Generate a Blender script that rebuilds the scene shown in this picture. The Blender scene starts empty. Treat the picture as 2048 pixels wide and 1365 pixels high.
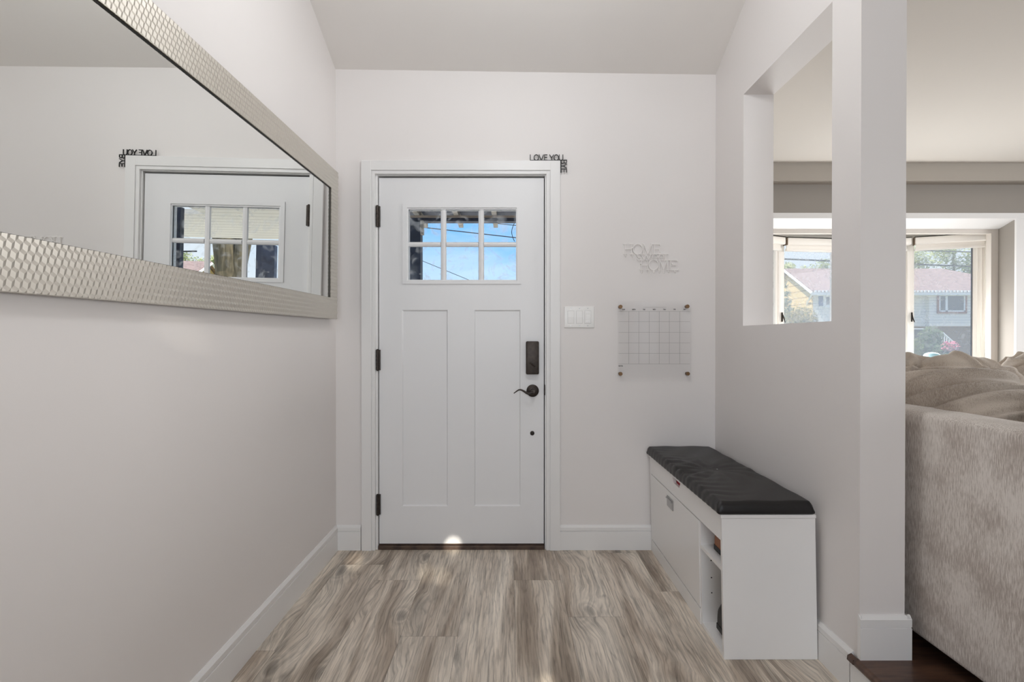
import bpy, bmesh, math, random
from mathutils import Vector, Matrix
R = math.radians
PI = math.pi
S = bpy.context.scene
COL = S.collection

# ------------------------------------------------------------------ camera
FPX = 1080.0                                    # focal length in pixels of the 2048 wide frame
CAM = Vector((0.0, -2.992, 1.173))
YAW = math.atan(3 / FPX)
PITCH = math.atan(5.5 / FPX)
cd = bpy.data.cameras.new('camera')
cd.sensor_width = 36.0
cd.lens = FPX / 2048 * 36.0
cd.clip_start = 0.05
cd.clip_end = 400
cam = bpy.data.objects.new('camera', cd)
COL.objects.link(cam)
cam.location = CAM
cam.rotation_euler = (PI / 2 - PITCH, 0, -YAW)
S.camera = cam
CR = cam.rotation_euler.to_matrix()

# ------------------------------------------------------------------ view and world
S.view_settings.view_transform = 'Standard'
S.view_settings.look = 'None'
S.view_settings.gamma = 1
S.view_settings.use_curve_mapping = False
S.view_settings.exposure = 0.18
S.cycles.max_bounces = 10
S.cycles.diffuse_bounces = 6
S.cycles.transparent_max_bounces = 24
S.cycles.use_denoising = True
S.cycles.sample_clamp_indirect = 6
S.cycles.caustics_reflective = False
S.cycles.caustics_refractive = False

W = bpy.data.worlds.new('world')
S.world = W
W.use_nodes = True
nt = W.node_tree
nt.nodes.clear()
wo = nt.nodes.new('ShaderNodeOutputWorld')
bg = nt.nodes.new('ShaderNodeBackground')
tc = nt.nodes.new('ShaderNodeTexCoord')
sep = nt.nodes.new('ShaderNodeSeparateXYZ')
nt.links.new(tc.outputs['Generated'], sep.inputs[0])
ramp = nt.nodes.new('ShaderNodeValToRGB')
ramp.color_ramp.elements[0].position = 0.0
ramp.color_ramp.elements[0].color = (0.66, 0.84, 1.0, 1)
ramp.color_ramp.elements[1].position = 0.45
ramp.color_ramp.elements[1].color = (0.12, 0.36, 0.90, 1)
e = ramp.color_ramp.elements.new(0.16)
e.color = (0.25, 0.57, 0.98, 1)
nt.links.new(sep.outputs['Z'], ramp.inputs[0])
mp = nt.nodes.new('ShaderNodeMapping')
mp.inputs['Scale'].default_value = (1.0, 1.0, 3.5)
mp.inputs['Rotation'].default_value = (0.0, R(24), 0.0)
nt.links.new(tc.outputs['Generated'], mp.inputs[0])
cn = nt.nodes.new('ShaderNodeTexNoise')
cn.inputs['Scale'].default_value = 3.2
cn.inputs['Detail'].default_value = 7
cn.inputs['Roughness'].default_value = 0.6
cn.inputs['Distortion'].default_value = 0.6
nt.links.new(mp.outputs[0], cn.inputs['Vector'])
cr = nt.nodes.new('ShaderNodeValToRGB')
cr.color_ramp.elements[0].position = 0.42
cr.color_ramp.elements[0].color = (0, 0, 0, 1)
cr.color_ramp.elements[1].position = 0.75
cr.color_ramp.elements[1].color = (0.36, 0.36, 0.36, 1)
nt.links.new(cn.outputs[0], cr.inputs[0])
mx = nt.nodes.new('ShaderNodeMixRGB')
mx.inputs[2].default_value = (0.92, 0.96, 1.0, 1)
nt.links.new(cr.outputs[0], mx.inputs[0])
nt.links.new(ramp.outputs[0], mx.inputs[1])
side = nt.nodes.new('ShaderNodeMapRange')
side.inputs['From Min'].default_value = 0.05; side.inputs['From Max'].default_value = 0.5
side.inputs['To Min'].default_value = 0.0; side.inputs['To Max'].default_value = 0.72
nt.links.new(sep.outputs['X'], side.inputs['Value'])
mx2 = nt.nodes.new('ShaderNodeMixRGB')
mx2.inputs[2].default_value = (0.93, 0.97, 1.0, 1)
nt.links.new(side.outputs[0], mx2.inputs[0]); nt.links.new(mx.outputs[0], mx2.inputs[1])
nt.links.new(mx2.outputs[0], bg.inputs[0])
bg.inputs[1].default_value = 1.0
nt.links.new(bg.outputs[0], wo.inputs[0])


def light(name, kind, loc, target, energy, color=(1, 1, 1), **kw):
    d = bpy.data.lights.new(name, kind)
    d.energy = energy
    d.color = color
    for k, v in kw.items():
        setattr(d, k, v)
    o = bpy.data.objects.new(name, d)
    COL.objects.link(o)
    o.location = loc
    o.rotation_euler = (Vector(target) - Vector(loc)).to_track_quat('-Z', 'Y').to_euler()
    return o


sun = light('sun', 'SUN', (-18, -5, 26), (0, 0, 0), 4.6, (1.0, 0.95, 0.86), angle=R(0.6))
# unseen light added high in the entry to brighten its upper walls
light('entry_high_fill', 'POINT', (0.05, -1.38, 2.62), (0, -1.85, 0), 21, (0.96, 0.985, 1.0), shadow_soft_size=0.16)
# area fills added out of view to brighten the rooms; bay daylight last
light('rear_fill', 'AREA', (-0.1, -6.9, 1.7), (0.1, 0, 0.8), 64, (0.90, 0.95, 1.0), shape='RECTANGLE', size=2.1, size_y=2.0)  # added soft fill from behind the camera
light('living_rear_fill', 'AREA', (4.0, -6.9, 1.5), (1.0, -1.0, 1.2), 10, (1.0, 0.99, 0.98), shape='RECTANGLE', size=3.2, size_y=1.5)  # added weak fill from the rear of the living room
light('living_side_fill', 'AREA', (6.2, -1.75, 1.5), (-1.0, -1.3, 1.0), 105, (0.98, 0.99, 1.0), shape='RECTANGLE', size=2.6, size_y=1.6)  # added fill for the left wall; the side wall has no window
light('bay_daylight', 'AREA', (3.05, 1.76, 1.0), (2.95, -1.5, 1.35), 40, (1.0, 0.99, 0.97), shape='RECTANGLE', size=1.8, size_y=0.7)
# narrow spot lamps, one per patch, standing in for dappled sun glints
for tx, ty, tz, en, an in [(-0.315, -0.02, 0.03, 2600, 0.75), (-0.82, -0.16, 0.0, 2000, 1.0), (-0.42, -0.30, 0.0, 1500, 0.8), (-0.335, -0.34, 0.0, 1300, 0.6),
                           (0.13, -1.20, 0.0, 1600, 1.0), (-0.966, -1.40, 1.20, 260, 1.6)]:
    light('sun_glint', 'SPOT', (0.9, -6.4, 2.6), (tx, ty, tz), en, (1.0, 0.93, 0.8), spot_size=R(an), spot_blend=1.0, shadow_soft_size=0.01)


# ------------------------------------------------------------------ helpers
def pix(px, py, Y):
    """a point of the photograph on the vertical plane y = Y (room axes, metres)"""
    d = CR @ Vector(((px - 1024) / FPX, -(py - 682.5) / FPX, -1))
    return CAM + d * ((Y - CAM.y) / d.y)


def pixx(px, py, X):
    d = CR @ Vector(((px - 1024) / FPX, -(py - 682.5) / FPX, -1))
    return CAM + d * ((X - CAM.x) / d.x)


def tag(o, label=None, cat=None, group=None, kind=None):
    if label: o['label'] = label
    if cat: o['category'] = cat
    if group: o['group'] = group
    if kind: o['kind'] = kind
    return o


def empty(name, loc=(0, 0, 0), label=None, cat=None, group=None, kind=None, rz=0):
    o = bpy.data.objects.new(name, None)
    COL.objects.link(o)
    o.empty_display_size = 0.1
    o.location = loc
    o.rotation_euler = (0, 0, rz)
    return tag(o, label, cat, group, kind)


class MB:
    """collects geometry in world or local coordinates and links it as one mesh object"""
    def __init__(self):
        self.bm = bmesh.new()

    def box(self, x0, x1, y0, y1, z0, z1, bev=0.0, seg=2):
        x0, x1 = min(x0, x1), max(x0, x1); y0, y1 = min(y0, y1), max(y0, y1); z0, z1 = min(z0, z1), max(z0, z1)
        r = bmesh.ops.create_cube(self.bm, size=1.0)
        for v in r['verts']:
            v.co = Vector(((x0 + x1) / 2 + v.co.x * (x1 - x0), (y0 + y1) / 2 + v.co.y * (y1 - y0), (z0 + z1) / 2 + v.co.z * (z1 - z0)))
        if bev > 0:
            es = list({e for v in r['verts'] for e in v.link_edges})
            bmesh.ops.bevel(self.bm, geom=es, offset=bev, segments=seg, affect='EDGES', profile=0.5)
        return self

    def poly(self, pts):
        vs = [self.bm.verts.new(Vector(p)) for p in pts]
        self.bm.faces.new(vs)
        return self

    def prism(self, pts2, axis, a, b):
        """extrude a polygon (list of 2-D points) along axis 'x','y','z' from a to b"""
        def P(p, t):
            if axis == 'x': return Vector((t, p[0], p[1]))
            if axis == 'y': return Vector((p[0], t, p[1]))
            return Vector((p[0], p[1], t))
        A = [self.bm.verts.new(P(p, a)) for p in pts2]
        B = [self.bm.verts.new(P(p, b)) for p in pts2]
        n = len(A)
        fs = [self.bm.faces.new(A[::-1]), self.bm.faces.new(B)]
        for i in range(n):
            fs.append(self.bm.faces.new((A[i], A[(i + 1) % n], B[(i + 1) % n], B[i])))
        bmesh.ops.recalc_face_normals(self.bm, faces=fs)
        return self

    def cyl(self, p, q, r, r2=None, n=16):
        p = Vector(p); q = Vector(q)
        d = q - p
        m = Matrix.Translation((p + q) / 2) @ d.to_track_quat('Z', 'Y').to_matrix().to_4x4()
        bmesh.ops.create_cone(self.bm, cap_ends=True, segments=n, radius1=r, radius2=r if r2 is None else r2, depth=d.length, matrix=m)
        return self

    def sph(self, c, r, sc=(1, 1, 1), u=16, v=10):
        m = Matrix.Translation(Vector(c)) @ Matrix.Diagonal((sc[0] * r, sc[1] * r, sc[2] * r, 1))
        bmesh.ops.create_uvsphere(self.bm, u_segments=u, v_segments=v, radius=1, matrix=m)
        return self

    def tube(self, pts, r, n=8):
        pts = [Vector(p) for p in pts]
        rr = r if isinstance(r, (list, tuple)) else [r] * len(pts)
        rings = []
        up = Vector((0, 0, 1))
        for i, p in enumerate(pts):
            t = (pts[min(i + 1, len(pts) - 1)] - pts[max(i - 1, 0)]).normalized()
            a = t.cross(up)
            if a.length < 1e-3: a = t.cross(Vector((0, 1, 0)))
            a.normalize()
            b = t.cross(a)
            rings.append([self.bm.verts.new(p + (a * math.cos(2 * PI * k / n) + b * math.sin(2 * PI * k / n)) * rr[i]) for k in range(n)])
        for i in range(len(rings) - 1):
            for k in range(n):
                self.bm.faces.new((rings[i][k], rings[i][(k + 1) % n], rings[i + 1][(k + 1) % n], rings[i + 1][k]))
        self.bm.faces.new(rings[0]); self.bm.faces.new(rings[-1][::-1])
        return self

    def stroke(self, p, q, w, y0, y1):
        """a flat bar in the xz plane from p to q (2-D), thickness from y0 to y1"""
        p = Vector(p); q = Vector(q)
        d = (q - p); d.normalize()
        n = Vector((-d.y, d.x)) * (w / 2)
        e = d * (w * 0.35)
        self.k = getattr(self, 'k', 0) + 1
        self.prism([p - e + n, q + e + n, q + e - n, p - e - n], 'y', y0 - (self.k % 9) * 6e-5, y1 + (self.k % 9) * 6e-5)
        return self

    def build(self, name, mat=None, parent=None, smooth=False, world=False, xf=None):
        me = bpy.data.meshes.new(name)
        if xf is not None:
            for v in self.bm.verts: v.co = xf(v.co)
        if parent is not None and world:
            inv = parent.matrix_basis.inverted() if parent.parent is None else (parent.parent.matrix_basis @ parent.matrix_basis).inverted()
            self.bm.transform(inv)
        self.bm.normal_update()
        self.bm.to_mesh(me)
        self.bm.free()
        if mat: me.materials.append(mat)
        o = bpy.data.objects.new(name, me)
        COL.objects.link(o)
        if parent is not None: o.parent = parent
        if smooth:
            me.polygons.foreach_set('use_smooth', [True] * len(me.polygons))
            try:
                me.set_sharp_from_angle(angle=R(40))
            except Exception:
                pass
        return o


def struct(o, label=None, cat=None):
    return tag(o, label, cat, None, 'structure')


# ------------------------------------------------------------------ materials
def srgb(r, g, b):
    f = lambda c: (c / 255 / 12.92) if c / 255 <= 0.04045 else ((c / 255 + 0.055) / 1.055) ** 2.4
    return (f(r), f(g), f(b), 1)


def mat(name, color, rough=0.5, metal=0.0, spec=0.5, bump=None, noise=None, coat=0.0):
    """bump=(scale, strength); noise=(scale, second colour, (sx,sy,sz))"""
    m = bpy.data.materials.new(name)
    m.use_nodes = True
    n = m.node_tree.nodes; l = m.node_tree.links
    b = n['Principled BSDF']
    b.inputs['Base Color'].default_value = color
    b.inputs['Roughness'].default_value = rough
    b.inputs['Metallic'].default_value = metal
    b.inputs['Specular IOR Level'].default_value = spec
    b.inputs['Coat Weight'].default_value = coat
    t = n.new('ShaderNodeTexCoord')
    if noise:
        mp = n.new('ShaderNodeMapping'); mp.inputs['Scale'].default_value = noise[2] if len(noise) > 2 else (1, 1, 1)
        l.new(t.outputs['Object'], mp.inputs[0])
        x = n.new('ShaderNodeTexNoise'); x.inputs['Scale'].default_value = noise[0]; x.inputs['Detail'].default_value = 5
        l.new(mp.outputs[0], x.inputs['Vector'])
        r = n.new('ShaderNodeValToRGB')
        r.color_ramp.elements[0].position = 0.38; r.color_ramp.elements[1].position = 0.62
        r.color_ramp.elements[0].color = color; r.color_ramp.elements[1].color = noise[1]
        l.new(x.outputs[0], r.inputs[0]); l.new(r.outputs[0], b.inputs['Base Color'])
    if bump:
        x = n.new('ShaderNodeTexNoise'); x.inputs['Scale'].default_value = bump[0]; x.inputs['Detail'].default_value = 4
        l.new(t.outputs['Object'], x.inputs['Vector'])
        bb = n.new('ShaderNodeBump'); bb.inputs['Strength'].default_value = bump[1]; bb.inputs['Distance'].default_value = 0.002
        l.new(x.outputs[0], bb.inputs['Height']); l.new(bb.outputs[0], b.inputs['Normal'])
    return m


def stripes(name, color, line, freq, axis='Z', width=0.12, rough=0.6, noise=None):
    """boards: dark lines at every 1/freq metres along the axis"""
    m = mat(name, color, rough, noise=noise)
    n = m.node_tree.nodes; l = m.node_tree.links
    b = n['Principled BSDF']
    t = n.new('ShaderNodeTexCoord'); s = n.new('ShaderNodeSeparateXYZ'); l.new(t.outputs['Object'], s.inputs[0])
    a = n.new('ShaderNodeMath'); a.operation = 'MULTIPLY'; a.inputs[1].default_value = freq; l.new(s.outputs[axis], a.inputs[0])
    f = n.new('ShaderNodeMath'); f.operation = 'FRACT'; l.new(a.outputs[0], f.inputs[0])
    g = n.new('ShaderNodeMath'); g.operation = 'LESS_THAN'; g.inputs[1].default_value = width; l.new(f.outputs[0], g.inputs[0])
    x = n.new('ShaderNodeMixRGB'); l.new(g.outputs[0], x.inputs[0])
    old = b.inputs['Base Color'].links
    if old: l.new(old[0].from_socket, x.inputs[1])
    else: x.inputs[1].default_value = color
    x.inputs[2].default_value = line
    l.new(x.outputs[0], b.inputs['Base Color'])
    return m


def glass(name, refl=0.08, dirt=0.0, tint=(1, 1, 1, 1), haze=0.0):
    m = bpy.data.materials.new(name); m.use_nodes = True
    n = m.node_tree.nodes; l = m.node_tree.links
    n.clear()
    o = n.new('ShaderNodeOutputMaterial')
    tr = n.new('ShaderNodeBsdfTransparent'); tr.inputs[0].default_value = tint
    gl = n.new('ShaderNodeBsdfGlossy'); gl.inputs['Roughness'].default_value = 0.02
    lw = n.new('ShaderNodeFresnel'); lw.inputs[0].default_value = 1.45
    mu = n.new('ShaderNodeMath'); mu.operation = 'MULTIPLY'; mu.inputs[1].default_value = refl / 0.08; l.new(lw.outputs[0], mu.inputs[0])
    mx = n.new('ShaderNodeMixShader'); l.new(mu.outputs[0], mx.inputs[0]); l.new(tr.outputs[0], mx.inputs[1]); l.new(gl.outputs[0], mx.inputs[2])
    out = mx
    if dirt > 0:
        t = n.new('ShaderNodeTexCoord')
        x = n.new('ShaderNodeTexNoise'); x.inputs['Scale'].default_value = 9; x.inputs['Detail'].default_value = 6; x.inputs['Distortion'].default_value = 2.5
        l.new(t.outputs['Object'], x.inputs['Vector'])
        r = n.new('ShaderNodeValToRGB'); r.color_ramp.elements[0].position = 0.5; r.color_ramp.elements[1].position = 0.8
        r.color_ramp.elements[1].color = (dirt, dirt, dirt, 1); l.new(x.outputs[0], r.inputs[0])
        df = n.new('ShaderNodeBsdfDiffuse'); df.inputs[0].default_value = (0.8, 0.85, 0.9, 1)
        m2 = n.new('ShaderNodeMixShader'); l.new(r.outputs[0], m2.inputs[0]); l.new(mx.outputs[0], m2.inputs[1]); l.new(df.outputs[0], m2.inputs[2])
        out = m2
    if haze > 0:                                   # white veil mixed in to paint bright haze over the outside view
        tl = n.new('ShaderNodeBsdfTranslucent'); tl.inputs[0].default_value = (1, 1, 1, 1)
        m3 = n.new('ShaderNodeMixShader'); m3.inputs[0].default_value = haze
        l.new(out.outputs[0], m3.inputs[1]); l.new(tl.outputs[0], m3.inputs[2]); out = m3
    l.new(out.outputs[0], o.inputs[0])
    return m


M = {}
M['wall'] = mat('wall_paint', srgb(226, 222, 220), 0.55, bump=(220, 0.04))
M['ceil'] = mat('ceiling_paint', srgb(226, 222, 218), 0.8, bump=(160, 0.04))
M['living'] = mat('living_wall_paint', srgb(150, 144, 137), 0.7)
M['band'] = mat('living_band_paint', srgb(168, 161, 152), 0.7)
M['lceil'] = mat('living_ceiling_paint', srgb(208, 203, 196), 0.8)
M['trim'] = mat('trim_white', srgb(228, 227, 226), 0.38)
M['door'] = mat('door_white', srgb(228, 228, 229), 0.42)
M['vinyl'] = mat('vinyl_frame', srgb(250, 246, 240), 0.4)
M['bronze'] = mat('dark_bronze', srgb(58, 52, 49), 0.42, 0.75, noise=(60, srgb(68, 61, 56)))
M['black'] = mat('black_metal', srgb(30, 29, 28), 0.5, 0.2)
M['sill'] = mat('threshold_brown', srgb(58, 42, 36), 0.5, noise=(20, srgb(84, 66, 54)))
M['lam'] = mat('white_laminate', srgb(236, 235, 234), 0.32)
M['lamdark'] = mat('laminate_hole', srgb(40, 38, 38), 0.7)
M['leather'] = mat('black_vinyl_upholstery', srgb(27, 25, 25), 0.42, spec=0.38, bump=(300, 0.12))
M['gold'] = mat('antique_brass', srgb(122, 96, 70), 0.35, 0.8)
M['acrylic'] = glass('acrylic_sheet', 0.02, 0.0, (0.997, 0.997, 0.997, 1))
M['ink'] = mat('black_print', srgb(60, 58, 58), 0.7)
M['inkline'] = mat('grid_print', srgb(138, 135, 132), 0.7)
M['switch'] = mat('switch_white', srgb(238, 237, 235), 0.3)
M['hook'] = mat('sign_white', srgb(236, 233, 230), 0.4)
M['silver'] = mat('champagne_metal', srgb(206, 201, 192), 0.36, 0.82)
M['silver_side'] = mat('champagne_edge', srgb(170, 160, 146), 0.45, 0.6)
M['glass_door'] = glass('door_glass', 0.008, 0.35)
M['glass'] = glass('window_glass', 0.012, 0.12, haze=0.23)
M['darkwood'] = mat('dark_oak', srgb(92, 66, 52), 0.28, noise=(6, srgb(62, 43, 34), (1.2, 9, 1)))
M['steel'] = mat('brushed_steel', srgb(178, 178, 178), 0.3, 0.9)
M['red'] = mat('red_fabric', srgb(170, 30, 50), 0.7)

# mirror
m = bpy.data.materials.new('mirror_silver'); m.use_nodes = True
b = m.node_tree.nodes['Principled BSDF']
b.inputs['Base Color'].default_value = (0.86, 0.87, 0.85, 1); b.inputs['Metallic'].default_value = 1; b.inputs['Roughness'].default_value = 0.0
M['mirror'] = m


def floor_mat():
    m = bpy.data.materials.new('vinyl_plank'); m.use_nodes = True
    n = m.node_tree.nodes; l = m.node_tree.links; b = n['Principled BSDF']
    b.inputs['Roughness'].default_value = 0.42
    at = n.new('ShaderNodeAttribute'); at.attribute_name = 'plank'
    t = n.new('ShaderNodeTexCoord')
    sc = n.new('ShaderNodeVectorMath'); sc.operation = 'SCALE'; sc.inputs['Scale'].default_value = 37.0; l.new(at.outputs['Color'], sc.inputs[0])
    ad = n.new('ShaderNodeVectorMath'); ad.operation = 'ADD'; l.new(t.outputs['Object'], ad.inputs[0]); l.new(sc.outputs[0], ad.inputs[1])

    def mapn(s):
        q = n.new('ShaderNodeMapping'); q.inputs['Scale'].default_value = s; l.new(ad.outputs[0], q.inputs[0]); return q

    def noise(s, scale, det=6, dist=0.0, rough=0.55):
        q = mapn(s); x = n.new('ShaderNodeTexNoise'); x.inputs['Scale'].default_value = scale; x.inputs['Detail'].default_value = det
        x.inputs['Distortion'].default_value = dist; x.inputs['Roughness'].default_value = rough
        l.new(q.outputs[0], x.inputs['Vector']); return x

    def ramp(src, stops):
        r = n.new('ShaderNodeValToRGB')
        while len(r.color_ramp.elements) < len(stops): r.color_ramp.elements.new(0.5)
        for e, (p, c) in zip(r.color_ramp.elements, stops):
            e.position = p; e.color = c
        l.new(src, r.inputs[0]); return r
    g1 = lambda v: (v, v, v, 1)
    # knots and the way the grain bends round them
    kq = mapn((1.0, 0.45, 1))
    kd = n.new('ShaderNodeTexNoise'); kd.inputs['Scale'].default_value = 14; l.new(kq.outputs[0], kd.inputs['Vector'])
    km = n.new('ShaderNodeVectorMath'); km.operation = 'SCALE'; km.inputs['Scale'].default_value = 0.05; l.new(kd.outputs['Color'], km.inputs[0])
    ka = n.new('ShaderNodeVectorMath'); ka.operation = 'ADD'; l.new(kq.outputs[0], ka.inputs[0]); l.new(km.outputs[0], ka.inputs[1])
    vo = n.new('ShaderNodeTexVoronoi'); vo.voronoi_dimensions = '2D'; vo.inputs['Scale'].default_value = 2.7; l.new(ka.outputs[0], vo.inputs['Vector'])
    kr = ramp(vo.outputs['Distance'], [(0.0, g1(0.38)), (0.05, g1(0.55)), (0.075, g1(0.9)), (0.095, g1(0.72)), (0.13, g1(0.95)), (0.16, g1(0.84)), (0.24, g1(1.0))])
    bend = ramp(vo.outputs['Distance'], [(0.0, g1(1.0)), (0.30, g1(0.0))])
    bs = n.new('ShaderNodeVectorMath'); bs.operation = 'MULTIPLY'; bs.inputs[1].default_value = (0.055, 0.0, 0.0); l.new(bend.outputs[0], bs.inputs[0])
    ad2 = n.new('ShaderNodeVectorMath'); ad2.operation = 'ADD'; l.new(ad.outputs[0], ad2.inputs[0]); l.new(bs.outputs[0], ad2.inputs[1])
    ad = ad2
    big = noise((6.5, 0.8, 1), 1.0, 5, 0.9)
    base = ramp(big.outputs[0], [(0.28, srgb(142, 127, 113)), (0.42, srgb(174, 160, 145)), (0.52, srgb(210, 199, 185)), (0.70, srgb(234, 225, 212))])
    wq = mapn((1.0, 0.10, 1))
    wv = n.new('ShaderNodeTexWave'); wv.wave_type = 'BANDS'; wv.bands_direction = 'X'; wv.inputs['Scale'].default_value = 14
    wv.inputs['Distortion'].default_value = 16; wv.inputs['Detail'].default_value = 3; wv.inputs['Detail Scale'].default_value = 1.7
    l.new(wq.outputs[0], wv.inputs['Vector'])
    wr = ramp(wv.outputs[0], [(0.0, g1(0.72)), (0.16, g1(0.88)), (0.4, g1(1.0)), (1.0, g1(1.0))])
    fine = noise((130, 4.5, 1), 1.0, 6, 0.25, 0.7)
    fr = ramp(fine.outputs[0], [(0.36, g1(0.56)), (0.50, g1(0.98)), (0.68, g1(1.14))])
    mid = noise((30, 1.3, 1), 1.0, 6, 0.8)
    mr = ramp(mid.outputs[0], [(0.36, g1(0.74)), (0.50, g1(1.0)), (0.75, g1(1.06))])
    cur = base.outputs[0]
    for r, f in ((wr, 0.85), (fr, 0.85), (mr, 0.9), (kr, 0.9)):
        x = n.new('ShaderNodeMixRGB'); x.blend_type = 'MULTIPLY'; x.inputs[0].default_value = f
        l.new(cur, x.inputs[1]); l.new(r.outputs[0], x.inputs[2]); cur = x.outputs[0]
    # each plank has its own tone
    s = n.new('ShaderNodeSeparateXYZ'); l.new(at.outputs['Vector'], s.inputs[0])
    pr = ramp(s.outputs[0], [(0.0, (0.94, 0.93, 0.92, 1)), (0.5, (1.0, 0.99, 0.975, 1)), (1.0, (1.04, 1.03, 1.02, 1))])
    x = n.new('ShaderNodeMixRGB'); x.blend_type = 'MULTIPLY'; x.inputs[0].default_value = 1; l.new(cur, x.inputs[1]); l.new(pr.outputs[0], x.inputs[2])
    l.new(x.outputs[0], b.inputs['Base Color'])
    bb = n.new('ShaderNodeBump'); bb.inputs['Strength'].default_value = 0.15; bb.inputs['Distance'].default_value = 0.001
    l.new(fine.outputs[0], bb.inputs['Height']); l.new(bb.outputs[0], b.inputs['Normal'])
    return m


def fabric_mat(name, c0, c1, sc, bumpd=0.0015):
    m = bpy.data.materials.new(name); m.use_nodes = True
    n = m.node_tree.nodes; l = m.node_tree.links; b = n['Principled BSDF']
    b.inputs['Roughness'].default_value = 0.9; b.inputs['Specular IOR Level'].default_value = 0.2
    b.inputs['Sheen Weight'].default_value = 0.3
    t = n.new('ShaderNodeTexCoord')
    q = n.new('ShaderNodeMapping'); q.inputs['Scale'].default_value = sc; l.new(t.outputs['Object'], q.inputs[0])
    x = n.new('ShaderNodeTexNoise'); x.inputs['Scale'].default_value = 1; x.inputs['Detail'].default_value = 6; x.inputs['Roughness'].default_value = 0.7
    l.new(q.outputs[0], x.inputs['Vector'])
    y = n.new('ShaderNodeTexNoise'); y.inputs['Scale'].default_value = 7; y.inputs['Detail'].default_value = 3; l.new(t.outputs['Object'], y.inputs['Vector'])
    a = n.new('ShaderNodeMath'); a.operation = 'MULTIPLY_ADD'; a.inputs[1].default_value = 0.35; l.new(y.outputs[0], a.inputs[0]); 
    k = n.new('ShaderNodeMath'); k.operation = 'MULTIPLY'; k.inputs[1].default_value = 0.65; l.new(x.outputs[0], k.inputs[0]); l.new(k.outputs[0], a.inputs[2])
    r = n.new('ShaderNodeValToRGB'); r.color_ramp.elements[0].position = 0.42; r.color_ramp.elements[1].position = 0.56
    r.color_ramp.elements[0].color = c0; r.color_ramp.elements[1].color = c1
    l.new(a.outputs[0], r.inputs[0]); l.new(r.outputs[0], b.inputs['Base Color'])
    bb = n.new('ShaderNodeBump'); bb.inputs['Strength'].default_value = 0.5; bb.inputs['Distance'].default_value = bumpd
    l.new(x.outputs[0], bb.inputs['Height']); l.new(bb.outputs[0], b.inputs['Normal'])
    return m


M['floor'] = floor_mat()
M['chenille'] = fabric_mat('taupe_chenille', srgb(172, 161, 152), srgb(220, 213, 206), (300, 300, 34))
M['cushion'] = fabric_mat('taupe_cushion_chenille', srgb(150, 138, 126), srgb(184, 173, 161), (460, 460, 80))

# ------------------------------------------------------------------ room dimensions
XL, XR = -0.967, 1.136            # faces of the two side walls of the entry
XR2 = 1.283                       # living room side of the right wall
ZB = 2.645                        # where the vault meets the back wall
ZF = 0.131                        # raised floor of the living room
ZC = 2.57                         # living room ceiling
YE = -1.242                       # near end of the right wall
YR = -7.1                         # rear of the room
YW = 1.43                         # front wall of the living room
WT = 0.15

# floor of planks: one mesh, each plank a quad with a random number
bm = bmesh.new()
lay = bm.loops.layers.float_color.new('plank')
rnd = random.Random(5)
PW, PL = 0.225, 1.52
x0 = -0.433 - 3 * PW
joint = {0: 0.55, 1: -0.20, 2: -0.38, 3: -0.874, 4: 0.30, 5: -0.381, 6: -0.726, 7: -0.05, 8: -0.5, 9: 0.2}
i = 0
while x0 + i * PW < XR + 0.02:
    xa = max(x0 + i * PW, XL - 0.02); xb = min(x0 + (i + 1) * PW, XR + 0.02)
    if xb > xa:
        y = joint.get(i, 0)
        ys = [0.11]
        while y > 0.11: y -= PL
        ys.append(y)
        while y > YR:
            y -= PL; ys.append(max(y, YR))
        for a, c in zip(ys[:-1], ys[1:]):
            g = 0.0004
            vs = [bm.verts.new(p) for p in ((xa + g, c + g, 0), (xb - g, c + g, 0), (xb - g, a - g, 0), (xa + g, a - g, 0))]
            f = bm.faces.new(vs)
            rc = (rnd.random(), rnd.random(), rnd.random(), 1)
            for lp in f.loops: lp[lay] = rc
    i += 1
me = bpy.data.meshes.new('floor'); bm.to_mesh(me); bm.free()
me.materials.append(M['floor'])
fl = bpy.data.objects.new('floor', me); COL.objects.link(fl)
struct(fl, 'grey brown wood look plank floor of the entry', 'floor')
struct(MB().box(XL - .05, XR + .05, YR, 0.11, -0.05, -0.0015).build('floor_underlay', mat('underlay', srgb(70, 62, 55), 0.9)), 'dark underlay in the plank seams', 'floor')

# vaulted ceiling of the entry
zl, zr = 2.659, 2.632
yr0 = -3.6
zl1, zr1 = zl + 0.40 * -yr0, zr + 0.45 * -yr0
mb = MB()
n_ = 12
def cz(x, y):
    u = (x - XL) / (XR - XL)
    z0 = zl + (zr - zl) * u
    s = 0.385 + (0.47 - 0.385) * u
    return z0 + s * min(-y, 3.2) - 0.42 * max(-y - 3.2, 0)
ysl = [0.02, -0.4, -0.8, -1.6, -2.4, -3.2, -4.5, -5.8, YR]
for a, c in zip(ysl[:-1], ysl[1:]):
    for k in range(n_):
        xa = XL - 0.02 + (XR2 - XL + 0.02) * k / n_; xb = XL - 0.02 + (XR2 - XL + 0.02) * (k + 1) / n_
        mb.poly([(xa, a, cz(xa, a)), (xb, a, cz(xb, a)), (xb, c, cz(xb, c)), (xa, c, cz(xa, c))])
bmesh.ops.remove_doubles(mb.bm, verts=mb.bm.verts, dist=0.0005)
ce = mb.build('ceiling', M['ceil'])
struct(ce, 'sloped white ceiling over the entry', 'ceiling')
sm = ce.modifiers.new('solid', 'SOLIDIFY'); sm.thickness = 0.08; sm.offset = -1

# left wall
struct(MB().box(XL - WT, XL, YR, WT, -0.05, 4.2).build('wall_left', M['wall']), 'white left wall of the entry', 'wall')

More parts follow.
